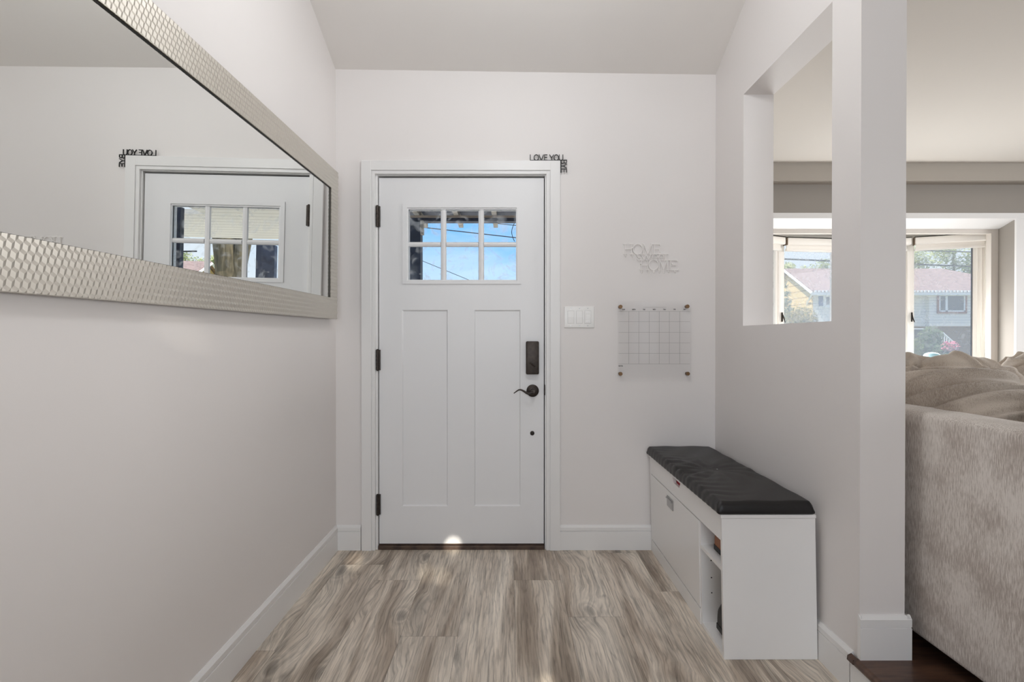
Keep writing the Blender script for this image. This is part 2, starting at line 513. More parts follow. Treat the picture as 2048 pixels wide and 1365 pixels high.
# back wall with the door opening
dl = pix(750, 400, 0).x; dr = pix(1093.5, 400, 0).x; dtop = pix(900, 347, 0).z
mb = MB()
mb.box(XL, dl, 0, WT, -0.05, 2.75).box(dr, XR, 0, WT, -0.05, 2.75).box(dl, dr, 0, WT, dtop, 2.75)
struct(mb.build('wall_back', M['wall']), 'white back wall around the front door', 'wall')

# right wall with the pass-through; its near end is the post
oy0 = pixx(1663, 640, XR).y; oy1 = pixx(1486, 640, XR).y
oz0 = 1.2335; oz1 = 2.362
mb = MB()
mb.box(XR, XR2, oy1, YW, -0.05, 4.2)
mb.box(XR, XR2, YE, oy0, -0.05, 4.2)
mb.box(XR, XR2, oy0, oy1, -0.05, oz0)
mb.box(XR, XR2, oy0, oy1, oz1, 4.2)
mb.box(XR, XR2, YR, YE, ZC, 4.2)
struct(mb.build('wall_right', M['wall']), 'white right wall with the square pass-through opening', 'wall')

# rear walls behind the camera, with windows
mb = MB()
mb.box(XL, XR2, YR - WT, YR, -0.05, 0.9).box(XL, XR2, YR - WT, YR, 2.9, 4.2)
mb.box(XL, -0.85, YR - WT, YR, 0.9, 2.9).box(0.95, XR2, YR - WT, YR, 0.9, 2.9)
struct(mb.build('wall_rear', M['wall']), 'white rear wall behind the camera', 'wall')
mb = MB()
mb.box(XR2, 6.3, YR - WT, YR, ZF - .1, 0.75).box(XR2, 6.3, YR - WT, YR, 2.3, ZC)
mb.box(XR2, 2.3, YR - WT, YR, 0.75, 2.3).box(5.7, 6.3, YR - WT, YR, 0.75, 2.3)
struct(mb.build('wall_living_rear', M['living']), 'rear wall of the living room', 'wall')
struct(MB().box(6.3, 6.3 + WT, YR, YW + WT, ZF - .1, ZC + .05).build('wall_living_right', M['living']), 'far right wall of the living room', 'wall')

# raised living room floor with a rounded nosing along the step
mb = MB()
mb.box(XR2 - 0.001, 6.3, YR, 2.1, ZF - 0.03, ZF)
pts = [(XR2, ZF - 0.028), (XR2, ZF)]
for k in range(7):
    a = PI / 2 + PI * k / 6
    pts.append((1.127 + 0.0135 * math.cos(a), ZF - 0.014 + 0.014 * math.sin(a)))
mb.prism(pts, 'y', YR, YE - 0.002)
mb.prism([(1.127, ZF - .028), (1.127, ZF), (1.114, ZF - .006), (1.112, ZF - .02)], 'y', YE - .002, YE + 0.028)
struct(mb.build('floor_living', M['darkwood']), 'dark brown raised floor of the living room with rounded step edge', 'floor')
struct(MB().box(XR, XR2, YR, YE, -0.05, ZF - 0.028).build('wall_step', M['trim']), 'white riser under the dark step edge', 'wall')
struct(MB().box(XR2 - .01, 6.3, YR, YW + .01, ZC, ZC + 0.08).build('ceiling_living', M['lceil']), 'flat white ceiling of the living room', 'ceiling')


# baseboards: flat board, groove, cap with a sloped top
def base_profile(h=0.137, t=0.013, g=0.1035):
    return [(0, 0), (t, 0), (t, g - .0022), (t - .004, g), (t - .004, g + .001), (t, g + .0035), (t, h - .012), (t * .35, h), (0, h)]

bp = base_profile()
def base_y(name, xw, sx, y0, y1, z=0.0, mat_=None, label=''):
    mb = MB(); mb.prism([(xw + sx * p[0], z + p[1]) for p in bp], 'y', y0, y1)
    return struct(mb.build(name, M['trim']), label, 'baseboard')
def base_x(name, yw, sy, x0, x1, z=0.0, label=''):
    mb = MB(); mb.prism([(yw + sy * p[0], z + p[1]) for p in bp], 'x', x0, x1)
    return struct(mb.build(name, M['trim']), label, 'baseboard')
cl0 = pix(722, 700, 0).x; cr0 = pix(1120, 700, 0).x
base_y('baseboard_left', XL, 1, YR, 0, label='white baseboard along the left wall')
base_x('baseboard_back_left', 0, -1, XL, cl0, label='white baseboard left of the front door')
base_x('baseboard_back_right', 0, -1, cr0, XR, label='white baseboard between the door and the shoe bench')
base_y('baseboard_right', XR, -1, YE + 0.028, 0, label='white baseboard along the right wall behind the bench')
# plinth trim wrapping the post on the raised floor
mb = MB()
t = 0.014
prof = base_profile(0.143, 0.014, 0.104)
mb.prism([(YE - p[0], ZF + p[1]) for p in prof], 'x', XR - 0.0055, XR2 + t + .0005)
mb.prism([(XR2 + p[0], ZF + p[1]) for p in prof], 'y', YE - t + .002, oy1)
mb.prism([(XR - p[0] * .3, ZF + p[1]) for p in prof], 'y', YE - t + .002, YE + 0.004)
struct(mb.build('baseboard_post', M['trim']), 'white baseboard wrapped round the foot of the post', 'baseboard')
struct(MB().box(XR - 0.013, XR, YR, YE + 0.03, 0, ZF - 0.028).build('baseboard_step', M['trim']), 'white skirt board below the dark step nosing', 'baseboard')

# ------------------------------------------------------------------ door casing (trim_1), door_1
tr = empty('trim_1', (0, 0, 0)); struct(tr, 'white stepped casing round the front door', 'door trim')
co_l = pix(722.5, 700, -.02).x; co_r = pix(1120.5, 700, -.02).x; co_t = pix(920, 321, -.02).z
g_l = pix(742, 700, -.02).x; g_r = pix(1100.5, 700, -.02).x; g_t = pix(920, 340.5, -.02).z
s_l = pix(750, 700, -.012).x; s_r = pix(1092.5, 700, -.012).x; s_t = pix(920, 348.5, -.012).z
def frame3(mb, ol, orr, ot, il, ir, it, y0, y1, bev=0.0015):
    mb.box(ol, il, y0, y1, 0, ot, bev).box(ir, orr, y0, y1, 0, ot, bev).box(il - .0005, ir + .0005, y0, y1, it, ot, bev)
mb = MB(); frame3(mb, co_l, co_r, co_t, g_l, g_r, g_t, -0.021, 0.0); mb.build('outer_casing', M['trim'], tr)
mb = MB()
m1 = g_l + .004; m2 = g_r - .004; m3 = g_t - .004
frame3(mb, g_l - .001, g_r + .001, g_t + .001, m1, m2, m3, -0.0135, 0.0, 0.0005)
frame3(mb, m1, m2, m3, s_l, s_r, s_t, -0.0165, 0.0)
mb.build('inner_casing', M['trim'], tr)
# jamb with stop
j_l = pix(757, 700, .01).x; j_r = pix(1089, 700, .01).x; j_t = pix(920, 353, .01).z
mb = MB(); frame3(mb, s_l, s_r, s_t, j_l - .0015, j_r + .0015, j_t + .001, 0.0, WT, 0.0)
mb.build('jamb', M['trim'], tr)
# threshold
mb = MB(); mb.box(j_l - .001, j_r + .001, -0.006, WT + .05, 0.0, 0.020, .002)
struct(mb.build('trim_threshold', M['sill']), 'dark brown threshold strip under the front door', 'threshold')

YD = 0.012
D1 = empty('door_1', (j_l, YD, 0.03)); struct(D1, 'white craftsman front door with six small panes on top', 'door')
d_l = pix(758.3, 700, YD).x; d_r = pix(1087.6, 700, YD).x; d_t = pix(920, 356.3, YD).z; d_b = pix(920, 1087.8, YD).z
# glazed opening and panels
gl, gr_, gt, gb = pix(817, 490, YD).x, pix(1032, 490, YD).x, pix(920, 419, YD).z, pix(920, 560, YD).z
pl1, pr1 = pix(804, 800, YD).x, pix(895.5, 800, YD).x
pl2, pr2 = pix(948.5, 800, YD).x, pix(1041, 800, YD).x
pt, pb = pix(920, 620.5, YD).z, pix(920, 1013, YD).z
mb = MB()
th = 0.044
# stiles and rails as one slab with openings
xs = [d_l, pl1, pr1, pl2, pr2, d_r]
mb.box(d_l, d_r, YD + .008, YD + th, d_b, gb)             # core behind the panels
mb.box(d_l, d_r, YD, YD + .009, d_b, pb)
mb.box(d_l, pl1, YD, YD + .009, pb, pt).box(pr1, pl2, YD, YD + .009, pb, pt).box(pr2, d_r, YD, YD + .009, pb, pt)
mb.box(d_l, d_r, YD, YD + .009, pt, gb)
mb.box(d_l, gl, YD, YD + th, gb, d_t).box(gr_, d_r, YD, YD + th, gb, d_t).box(gl, gr_, YD, YD + th, gt, d_t)
bmesh.ops.remove_doubles(mb.bm, verts=mb.bm.verts, dist=1e-5)
mb.build('door_leaf', M['door'], D1, world=True)
# beads round the panels
mb = MB()
for a, c in ((pl1, pr1), (pl2, pr2)):
    w = .006
    mb.prism([(YD + .0005, pb), (YD + .0078, pb), (YD + .0078, pb + w)], 'x', a, c)
    mb.prism([(YD + .0005, pt), (YD + .0078, pt), (YD + .0078, pt - w)], 'x', a, c)
    mb.prism([(a, YD + .0005), (a + w, YD + .0078), (a, YD + .0078)], 'z', pb, pt)
    mb.prism([(c, YD + .0005), (c, YD + .0078), (c - w, YD + .0078)], 'z', pb, pt)
mb.build('panel_bead', M['door'], D1, world=True)
# raised frame of the lite and muntins
fo_l, fo_r, fo_t, fo_b = pix(805, 490, YD).x, pix(1042.5, 490, YD).x, pix(920, 407.3, YD).z, pix(920, 568.5, YD).z
mb = MB()
prof = lambda: None
fy = YD - .008
def ring(mb, ol, orr, ob, ot, il, ir, ib, it, y_front_out, y_front_in, yb):
    """four mitred bars whose front face slopes from y_front_out to y_front_in"""
    O = [(ol, ob), (orr, ob), (orr, ot), (ol, ot)]; I = [(il, ib), (ir, ib), (ir, it), (il, it)]
    for k in range(4):
        a, b_ = O[k], O[(k + 1) % 4]; c, d = I[(k + 1) % 4], I[k]
        vs = [Vector((a[0], y_front_out, a[1])), Vector((b_[0], y_front_out, b_[1])), Vector((c[0], y_front_in, c[1])), Vector((d[0], y_front_in, d[1])),
              Vector((a[0], yb, a[1])), Vector((b_[0], yb, b_[1])), Vector((c[0], yb, c[1])), Vector((d[0], yb, d[1]))]
        v = [mb.bm.verts.new(x) for x in vs]
        fs = [mb.bm.faces.new([v[q] for q in f]) for f in ((0, 1, 2, 3), (7, 6, 5, 4), (0, 4, 5, 1), (2, 6, 7, 3), (1, 5, 6, 2), (3, 7, 4, 0))]
        bmesh.ops.recalc_face_normals(mb.bm, faces=fs)
ring(mb, fo_l, fo_r, fo_b, fo_t, fo_l + .024, fo_r - .024, fo_b + .018, fo_t - .024, YD - .0065, YD - .0065, YD + .002)
ring(mb, fo_l + .024, fo_r - .024, fo_b + .018, fo_t - .024, gl, gr_, gb, gt, YD - .0065, YD + .010, YD + .018)
mb.build('lite_frame', M['door'], D1, world=True)
mb = MB()
mz0, mz1 = pix(920, 493.5, YD).z, pix(920, 483.5, YD).z
mxs = [(pix(880.8, 490, YD).x, pix(892.3, 490, YD).x), (pix(956.5, 490, YD).x, pix(968, 490, YD).x)]
def muntin(a, b_, c, d, vert):
    p = [(a, YD + .016), (a + .004, YD + .006), ((a + b_) / 2, YD + .003), (b_ - .004, YD + .006), (b_, YD + .016)]
    if vert: mb.prism(p, 'z', c, d)
    else: mb.prism([(q[1], q[0]) for q in p], 'x', c, d)
for a, c in mxs: muntin(a, c, gb, gt, True)
cuts = [gl, mxs[0][0], mxs[0][1], mxs[1][0], mxs[1][1], gr_]
for k in (0, 2, 4): muntin(mz0, mz1, cuts[k], cuts[k + 1], False)
mb.build('muntin', M['door'], D1, world=True)
for k in (0, 2, 4):
    for za, zb in ((gb, mz0), (mz1, gt)):
        MB().box(cuts[k], cuts[k + 1], YD + .019, YD + .0225, za, zb).build('pane', M['glass_door'], D1, world=True)
# hinges
for py0, py1 in ((412.5, 453.5), (700, 741), (990, 1030)):
    z1 = pix(754, py0, 0).z; z0 = pix(754, py1, 0).z; xh = pix(754.7, 600, -.004).x
    mb = MB(); seg = (z1 - z0) / 5
    for k in range(5): mb.cyl((xh, -.003, z0 + k * seg + .0006), (xh, -.003, z0 + (k + 1) * seg - .0006), .0085, n=12)
    mb.cyl((xh, -.003, z0 - .004), (xh, -.003, z1 + .004), .0055, n=10)
    mb.box(xh, xh + .014, -.002, YD + .002, z0, z1)
    mb.build('hinge', M['bronze'], D1, world=True, smooth=True)
# keypad lock body with thumb turn
kx0, kx1 = pix(1052, 716, YD - .03).x, pix(1078, 716, YD - .03).x; kz0, kz1 = pix(1065, 749.5, YD - .03).z, pix(1065, 683, YD - .03).z
kl = MB().box(kx0, kx1, YD - .032, YD - .0005, kz0, kz1, .007, 3).build('lock_body', M['bronze'], D1, world=True, smooth=True)
c = pix(1064.5, 729.5, YD - .035)
mb = MB(); mb.cyl((c.x, YD - .040, c.z), (c.x, YD - .031, c.z), .011, n=20)
a = Vector((-.014, 0, .011)); 
mb.tube([Vector((c.x, YD - .043, c.z)) - a, Vector((c.x, YD - .046, c.z)), Vector((c.x, YD - .043, c.z)) + a], [.004, .0055, .004], 8)
mb.cyl((c.x + .001, YD - .0335, c.z - .037), (c.x + .001, YD - .031, c.z - .037), .0022, n=10)
o = mb.build('thumb_turn', M['bronze'], kl, smooth=True); o.data.transform(Matrix.Translation(-D1.location))
# lever
c = pix(1065.3, 782, YD - .005)
r_ = .0345
mb = MB(); mb.cyl((c.x, YD - .008, c.z), (c.x, YD - .0003, c.z), r_, n=32).cyl((c.x, YD - .013, c.z), (c.x, YD - .008, c.z), r_ * .8, r_ * .98, n=32)
ro = mb.build('lever_rosette', M['bronze'], D1, world=True, smooth=True)
mb = MB(); mb.cyl((c.x, YD - .05, c.z), (c.x, YD - .012, c.z), .012, n=16)
pts = []; rad = []
for k in range(13):
    t_ = k / 12
    e_ = pix(1027.5, 786, YD - .055)
    x = c.x + (e_.x - c.x) * t_
    z = c.z + (-.012 * math.sin(t_ * PI * 1.0) if False else 0)
    z = c.z - .012 * math.exp(-((t_ - .22) / .2) ** 2) + .010 * math.exp(-((t_ - .68) / .22) ** 2) - .011 * max(0, (t_ - .72) / .28) ** 1.5
    pts.append((x, YD - .05 - .004 * t_, z)); rad.append(.0085 * (1 - .72 * t_))
mb.tube(pts, rad, 10)
o = mb.build('door_lever', M['bronze'], ro, smooth=True); o.data.transform(Matrix.Translation(-D1.location))
c = pix(1064.5, 867, YD)
MB().cyl((c.x, YD - .004, c.z), (c.x, YD - .0002, c.z), .0118, .0125, n=20).sph((c.x, YD - .004, c.z), .009, (1, .4, 1)).build('bolt_cover', M['bronze'], D1, world=True, smooth=True)
z0, z1 = pix(1089, 791, 0).z, pix(1089, 770, 0).z; xk = pix(1089.2, 780, 0).x
MB().box(xk - .0015, xk + .0035, -.004, .02, z0, z1, .001).build('strike_plate', M['bronze'], D1, world=True)
# black strip added to block daylight leaking through the gap round the leaf
MB().box(j_l - .0012, d_l + .012, YD + th + .001, YD + th + .012, .03, d_t + .012).box(d_r - .012, j_r + .0012, YD + th + .001, YD + th + .012, .03, d_t + .012).box(d_l, d_r, YD + th + .001, YD + th + .012, d_t - .012, j_t + .0008).build('light_stop', M['black'], D1, world=True)
# door sweep
MB().box(d_l, d_r, YD + .004, YD + .04, .0205, d_b - .0005).build('door_sweep', M['sill'], D1, world=True)

# ------------------------------------------------------------------ stroke letters
def ell(cx, cz, rx, rz, a0=0, a1=360, n=22):
    return [(cx + rx * math.cos(R(a0 + (a1 - a0) * k / n)), cz + rz * math.sin(R(a0 + (a1 - a0) * k / n))) for k in range(n + 1)]
SANS = {
    'L': (0.5, [[(0, 1), (0, 0), (.45, 0)]]),
    'O': (0.8, [ell(.4, .5, .4, .5)]),
    'V': (0.66, [[(0, 1), (.33, 0), (.66, 1)]]),
    'E': (0.5, [[(.5, 1), (0, 1), (0, 0), (.5, 0)], [(0, .53), (.44, .53)]]),
    'Y': (0.66, [[(0, 1), (.33, .45), (.66, 1)], [(.33, .45), (.33, 0)]]),
    'U': (0.62, [[(0, 1), (0, .32)] + ell(.31, .32, .31, .32, 180, 360, 12) + [(.62, 1)]]),
    'B': (0.55, [[(0, 0), (0, 1), (.28, 1)] + ell(.28, .765, .24, .235, 90, -90, 10) + [(0, .53)], [(.28, .53)] + ell(.30, .265, .26, .265, 90, -90, 10) + [(0, 0)]]),
    'S': (0.5, [ell(.25, .74, .23, .25, 30, 270, 10) + ell(.25, .25, .25, .245, 90, -150, 10)]),
    'W': (1.0, [[(0, 1), (.25, 0), (.5, .9), (.75, 0), (1, 1)]]),
    'T': (0.55, [[(0, 1), (.55, 1)], [(.275, 1), (.275, 0)]]),
    'H': (0.6, [[(0, 0), (0, 1)], [(.6, 0), (.6, 1)], [(0, .5), (.6, .5)]]),
    'M': (0.8, [[(0, 0), (0, 1), (.4, .1), (.8, 1), (.8, 0)]]),
    'N': (0.6, [[(0, 0), (0, 1), (.6, 0), (.6, 1)]]),
    'R': (0.55, [[(0, 0), (0, 1), (.28, 1)] + ell(.28, .755, .24, .245, 90, -90, 10) + [(0, .51)], [(.25, .51), (.55, 0)]]),
    'F': (0.5, [[(.5, 1), (0, 1), (0, 0)], [(0, .53), (.44, .53)]]),
    'I': (0.05, [[(.02, 0), (.02, 1)]]),
    'A': (0.66, [[(0, 0), (.33, 1), (.66, 0)], [(.13, .36), (.53, .36)]]),
    'D': (0.6, [[(0, 0), (0, 1), (.2, 1)] + ell(.2, .5, .4, .5, 90, -90, 14) + [(0, 0)]]),
    ' ': (0.2, []),
}
def letters(mb, text, h, w, y0, y1, xf, gap=.16, sx=1.0, table=SANS):
    """strokes of a text; xf maps text plane (u right, v up, metres) to wall (x, z); returns the width"""
    u = 0
    for ch in text:
        cw, lines = table[ch]
        for ln in lines:
            for p, q in zip(ln[:-1], ln[1:]):
                a = xf((u + p[0] * sx) * h, p[1] * h); b_ = xf((u + q[0] * sx) * h, q[1] * h)
                mb.stroke(a, b_, w, y0, y1)
        u += cw * sx + gap
    return (u - gap) * h

def width_of(text, gap=.16, sx=1.0): return sum(SANS[c][0] * sx + gap for c in text) - gap

# LOVE YOU BYE letters on the corner of the casing
lv = empty('lettering_sign', (co_r, -0.015, co_t), 'black corner lettering LOVE YOU BYE perched on the top right corner of the door casing', 'sign')
p0 = pix(1060.5, 321.5, -.015)
h = .0300
mb = MB()
for ch, u0, ww in (('L', 0, .5), ('O', .70, .82), ('V', 1.60, .82), ('E', 2.60, .5), ('Y', 3.55, .74), ('O', 4.37, .80), ('U', 5.30, .68)):
    sx_ = ww / SANS[ch][0]
    letters(mb, ch, h, .0040, -.019, -.014, lambda u, v: (p0.x + u0 * h + u, co_t + .0018 + v), .1, sx_)
mb.box(p0.x - .001, co_r + .006, -.02, -.012, co_t, co_t + .003)
mb.build('top_word', M['black'], lv, world=True)
mb = MB()
zt = co_t + .003
for ch, u0, ww in (('B', .0, .60), ('Y', .72, .74), ('E', 1.64, .55)):
    sx_ = ww / SANS[ch][0]
    letters(mb, ch, h, .0040, -.019, -.014, lambda u, v: (co_r + .005 + v, zt - u0 * h - u), .1, sx_)
mb.box(co_r + .0002, co_r + .006, -.02, -.012, zt - 2.25 * h, co_t + .003)
mb.build('side_word', M['black'], lv, world=True)

# HOME sweet HOME hook rack with serif letters
hs = empty('hook_rack', pix(1300, 520, 0)[:], 'white HOME SWEET HOME key hook sign mounted above the acrylic calendar', 'wall hook')
def serif(mb, ch, x0, x1, z0, z1, w=.0034, y0=-.012, y1=-.007):
    W_ = x1 - x0; H = z1 - z0; s = .009
    P = lambda u, v: (x0 + u * W_, z0 + v * H)
    L = lambda *pp: [mb.stroke(P(*a), P(*b_), w, y0, y1) for a, b_ in zip(pp[:-1], pp[1:])]
    su = .22
    if ch == 'H':
        L((.2, 0), (.2, 1)); L((.8, 0), (.8, 1)); L((.2, .47), (.8, .47))
        for u in (.2, .8):
            for v in (0, 1): L((u - .17, v), (u + .17, v))
    elif ch == 'O':
        L(*ell(.5, .5, .5, .5, 0, 360, 24))
    elif ch == 'M':
        L((.1, 0), (.17, 1), (.5, .0), (.83, 1), (.9, 0)); L((0, 0), (.22, 0)); L((.78, 0), (1, 0)); L((.05, 1), (.2, 1)); L((.8, 1), (.95, 1))
    elif ch == 'E':
        L((.25, 0), (.25, 1)); L((0, 1), (.95, 1), (.95, .86)); L((0, 0), (1, 0), (1, .18)); L((.25, .5), (.8, .5)); L((.8, .4), (.8, .6))
    elif ch == 's':
        L(*ell(.5, .72, .42, .26, 20, 260, 10), *ell(.5, .27, .45, .26, 80, -160, 10))
    elif ch == 'w':
        L((0, 1), (.28, 0), (.5, .85), (.72, 0), (1, 1)); L((-.1, 1), (.14, 1)); L((.86, 1), (1.1, 1))
    elif ch == 'e':
        L((.05, .5), (.95, .5), *ell(.5, .5, .45, .48, 10, 320, 16))
    elif ch == 't':
        L((.5, 0), (.5, 1)); L((0, .95), (0, 1), (1, 1), (1, .95)); L((.3, 0), (.7, 0))
def hx(v): return pix(v / 11.378 + 1220, 520, 0).x
def hz(v): return pix(1300, v / 11.378 + 470, 0).z
mb = MB()
for ch, a, c, t_, b_ in (('H', 285, 525, 215, 440), ('O', 515, 722, 212, 450), ('M', 715, 975, 215, 445), ('E', 950, 1135, 218, 440)):
    serif(mb, ch, hx(a), hx(c), hz(b_), hz(t_))
mb.build('upper_word', M['hook'], hs, world=True)
mb = MB()
for ch, a, c in (('s', 600, 690), ('w', 700, 920), ('e', 945, 1075), ('e', 1090, 1215), ('t', 1200, 1310)):
    serif(mb, ch, hx(a), hx(c), hz(585), hz(445), .003)
mb.build('middle_word', M['hook'], hs, world=True)
mb = MB()
for ch, a, c, t_, b_ in (('H', 660, 885, 580, 798), ('O', 870, 1085, 572, 805), ('M', 1080, 1330, 580, 798), ('E', 1310, 1530, 580, 798)):
    serif(mb, ch, hx(a), hx(c), hz(b_), hz(t_))
mb.build('lower_word', M['hook'], hs, world=True)
for a, z in [(335, 440), (490, 440)] + [(v, 798) for v in (705, 865, 980, 1100, 1205, 1310, 1455)]:
    x = hx(a); z_ = hz(z)
    pts = [(x, -.010, z_ + .004), (x, -.011, z_ - .010), (x, -.016, z_ - .018), (x, -.025, z_ - .021), (x, -.031, z_ - .016), (x, -.032, z_ - .009)]
    MB().tube(pts, .0016, 8).build('hook', M['hook'], hs, world=True, smooth=True)
for a, z in ((490, 310), (695, 665), (1395, 665)):
    x = hx(a); z_ = hz(z)
    MB().cyl((x, -.0145, z_), (x, 0, z_), .0042, n=14).sph((x, -.0145, z_), .0042, (1, .5, 1), 12, 6).build('mounting_pin', M['hook'], hs, world=True, smooth=True)

# acrylic calendar
ca = empty('wall_calendar', pix(1309, 679, 0)[:], 'clear acrylic monthly calendar held off the wall by four brass screws', 'calendar')
YC = -.022
qx = lambda v: pix(v, 680, YC).x
qz = lambda v: pix(1309, v, YC).z
a0, a1, b0, b1 = qx(1235.5), qx(1382), qz(755), qz(603.5)
MB().box(a0, a1, YC, YC + .004, b0, b1, .0006).build('acrylic_panel', M['acrylic'], ca, world=True)
mb = MB()
gx = [1257.6, 1277.8, 1298.4, 1318.4, 1338.8, 1359.5]
gz = [623.2, 643.8, 665.2, 686.3, 707.4, 728.5]
lw = .0009
for v in gx: mb.box(qx(v) - lw / 2, qx(v) + lw / 2, YC - .0004, YC + .0001, qz(728.5), qz(623.2))
for v in gz: mb.box(qx(1237), qx(1380), YC - .0004, YC + .0001, qz(v) - lw / 2, qz(v) + lw / 2)
mb.box(qx(1286), qx(1332), YC - .0004, YC + .0001, qz(615) - .0004, qz(615) + .0004)
mb.build('printed_grid', M['inkline'], ca, world=True)
mb = MB()
for k, wd in enumerate(('SUN', 'MON', 'TUE', 'WED', 'THU', 'FRI', 'SAT')):
    cx = qx((1237 + 1257.6) / 2 + k * 20.35); hh = .0062
    ww = width_of(wd, .2) * hh
    letters(mb, wd, hh, .0012, YC - .0004, YC + .0001, lambda u, v, cx=cx, ww=ww: (cx - ww / 2 + u, qz(620.4) + v), .2)
    mb.build('weekday_label', M['ink'], ca, world=True); mb = MB()
letters(mb, 'NOTES', .006, .0012, YC - .0004, YC + .0001, lambda u, v: (qx(1237.5) + u, qz(733.5) + v), .2)
mb.build('notes_label', M['ink'], ca, world=True)
for v, w_ in ((1241, 613.8), (1374.8, 613.3), (1241.2, 748.2), (1375.8, 747.9)):
    x = qx(v); z = qz(w_)
    MB().cyl((x, YC - .006, z), (x, YC - .0003, z), .0100, .0108, n=24).cyl((x, YC + .0043, z), (x, 0, z), .009, n=18).build('standoff_screw', M['gold'], ca, world=True, smooth=True)

# three gang switch
sw = empty('light_switch', pix(1159, 635, 0)[:], 'white three gang light switch plate right of the door casing', 'light switch')
sx0, sx1, sz0, sz1 = pix(1128.6, 635, -.004).x, pix(1188.5, 635, -.004).x, pix(1159, 656, -.004).z, pix(1159, 613.5, -.004).z
mb = MB(); mb.box(sx0, sx1, -.0065, 0, sz0, sz1, .003, 3); mb.build('cover_plate', M['switch'], sw, world=True, smooth=True)
szc = (sz0 + sz1) / 2
for k, (u, kind) in enumerate(((1141.8, 0), (1158.8, 0), (1175.6, 1))):
    x = pix(u, 635, -.007).x
    if kind == 0:
        mb = MB(); mb.prism([(-.0068, szc - .034), (-.0095, szc + .0), (-.0074, szc + .033), (-.005, szc + .034), (-.005, szc - .034)], 'x', x - .0165, x + .0165)
        mb.build('rocker', M['switch'], sw, world=True)
    else:
        mb = MB(); mb.box(x - .0165, x + .0165, -.0078, -.005, szc - .034, szc + .034, .0008)
        for q in range(4): mb.box(x - .011, x + .011, -.0092, -.007, szc - .030 + q * .0155, szc - .030 + q * .0155 + .0125, .001)
        mb.build('keypad_control', M['switch'], sw, world=True)
    mb = MB()
    ring_w = .0012
    for (u0, u1, v0, v1) in ((x - .0178, x + .0178, szc + .0343, szc + .0355), (x - .0178, x + .0178, szc - .0358, szc - .0343), (x - .0182, x - .0168, szc - .035, szc + .035), (x + .0168, x + .0182, szc - .035, szc + .035)):
        mb.box(u0, u1, -.0067, -.006, v0, v1)
    mb.build('switch_gap', mat('switch_gap_grey', srgb(196, 194, 192), .6), sw, world=True) if k == 0 else mb.build('switch_gap', bpy.data.materials['switch_gap_grey'], sw, world=True)
    for zz in (szc + .048, szc - .048):
        MB().cyl((x, -.0072, zz), (x, -.006, zz), .0028, n=12).build('plate_screw', M['steel'], sw, world=True)

# ------------------------------------------------------------------ big mirror on the left wall
MI = empty('wall_mirror', (-0.944, -0.10, 1.277), 'long horizontal wall mirror in a faceted champagne silver frame on the left wall', 'mirror')
# local axes: u = along the wall toward the camera (x local), v = up, w = out of the wall
ML, MH, FW = 2.42, 0.777, 0.107
# orientation: local x -> -Y world, local y -> up, local z -> +X
base = Matrix(((0, 0, 1), (-1, 0, 0), (0, 1, 0))).to_4x4()
tilt = Matrix.Rotation(0.0125, 4, 'Y')          # top leans into the room
dip = Matrix.Rotation(0.0085, 4, 'X')          # near end hangs a little lower
yaw = Matrix.Rotation(-0.004, 4, 'Z')
MI.matrix_basis = Matrix.Translation((-0.9335, -0.103, 1.2765)) @ yaw @ tilt @ dip @ base
# glass plate
MB().box(FW - .01, ML - FW + .01, FW - .01, MH - FW + .01, -0.006, 0.0).build('mirror_glass', M['mirror'], MI)
# frame body
mb = MB()
for (u0, u1, v0, v1) in ((0, ML, 0, FW), (0, ML, MH - FW, MH), (0, FW, FW, MH - FW), (ML - FW, ML, FW, MH - FW)):
    mb.box(u0, u1, v0, v1, -0.010, 0.004)
mb.build('frame_back', M['silver_side'], MI)
# rebate lip
mb = MB()
lip = .0014
mb.box(FW, ML - FW, FW - .001, FW + lip, 0, .0028).box(FW, ML - FW, MH - FW - lip, MH - FW + .001, 0, .0028)
mb.box(FW - .001, FW + lip, FW, MH - FW, 0, .0028).box(ML - FW - lip, ML - FW + .001, FW, MH - FW, 0, .0028)
mb.build('inner_lip', M['black'], MI)
# faceted relief of rhombic blocks
sx_c, sy_c = .0098, .0120
H1, B0 = .0086, .0046
bm = bmesh.new()
def strip(u0, u1, v0, v1):
    b2 = bmesh.new()
    cw = math.sqrt(3) * sx_c; chh = 1.5 * sy_c
    i0 = int(u0 / cw) - 2; i1 = int(u1 / cw) + 2
    j0 = int(v0 / chh) - 1; j1 = int(v1 / chh) + 2
    for i in range(i0, i1):
        for j in range(j0, j1):
            cx = i * cw + (cw / 2 if j % 2 else 0); cy = j * chh
            ring_ = []
            for k in range(6):
                a = R(60 * k + 30)
                hh = (H1 + B0) / 2 if k % 2 == 0 else B0
                ring_.append(b2.verts.new((cx + sx_c * math.cos(a), cy + sy_c * math.sin(a), hh)))
            c_ = b2.verts.new((cx, cy, H1))
            for k in (0, 2, 4):
                b2.faces.new((c_, ring_[k], ring_[(k + 1) % 6], ring_[(k + 2) % 6]))
    for co, no in (((u0, 0, 0), (-1, 0, 0)), ((u1, 0, 0), (1, 0, 0)), ((0, v0, 0), (0, -1, 0)), ((0, v1, 0), (0, 1, 0))):
        g = list(b2.verts) + list(b2.edges) + list(b2.faces)
        bmesh.ops.bisect_plane(b2, geom=g, plane_co=co, plane_no=no, clear_outer=True)
    bmesh.ops.remove_doubles(b2, verts=b2.verts, dist=1e-5)
    tmp = bpy.data.meshes.new('t'); b2.to_mesh(tmp); b2.free(); bm.from_mesh(tmp); bpy.data.meshes.remove(tmp)
strip(0, ML, 0, FW); strip(0, ML, MH - FW, MH); strip(0, FW, FW, MH - FW); strip(ML - FW, ML, FW, MH - FW)
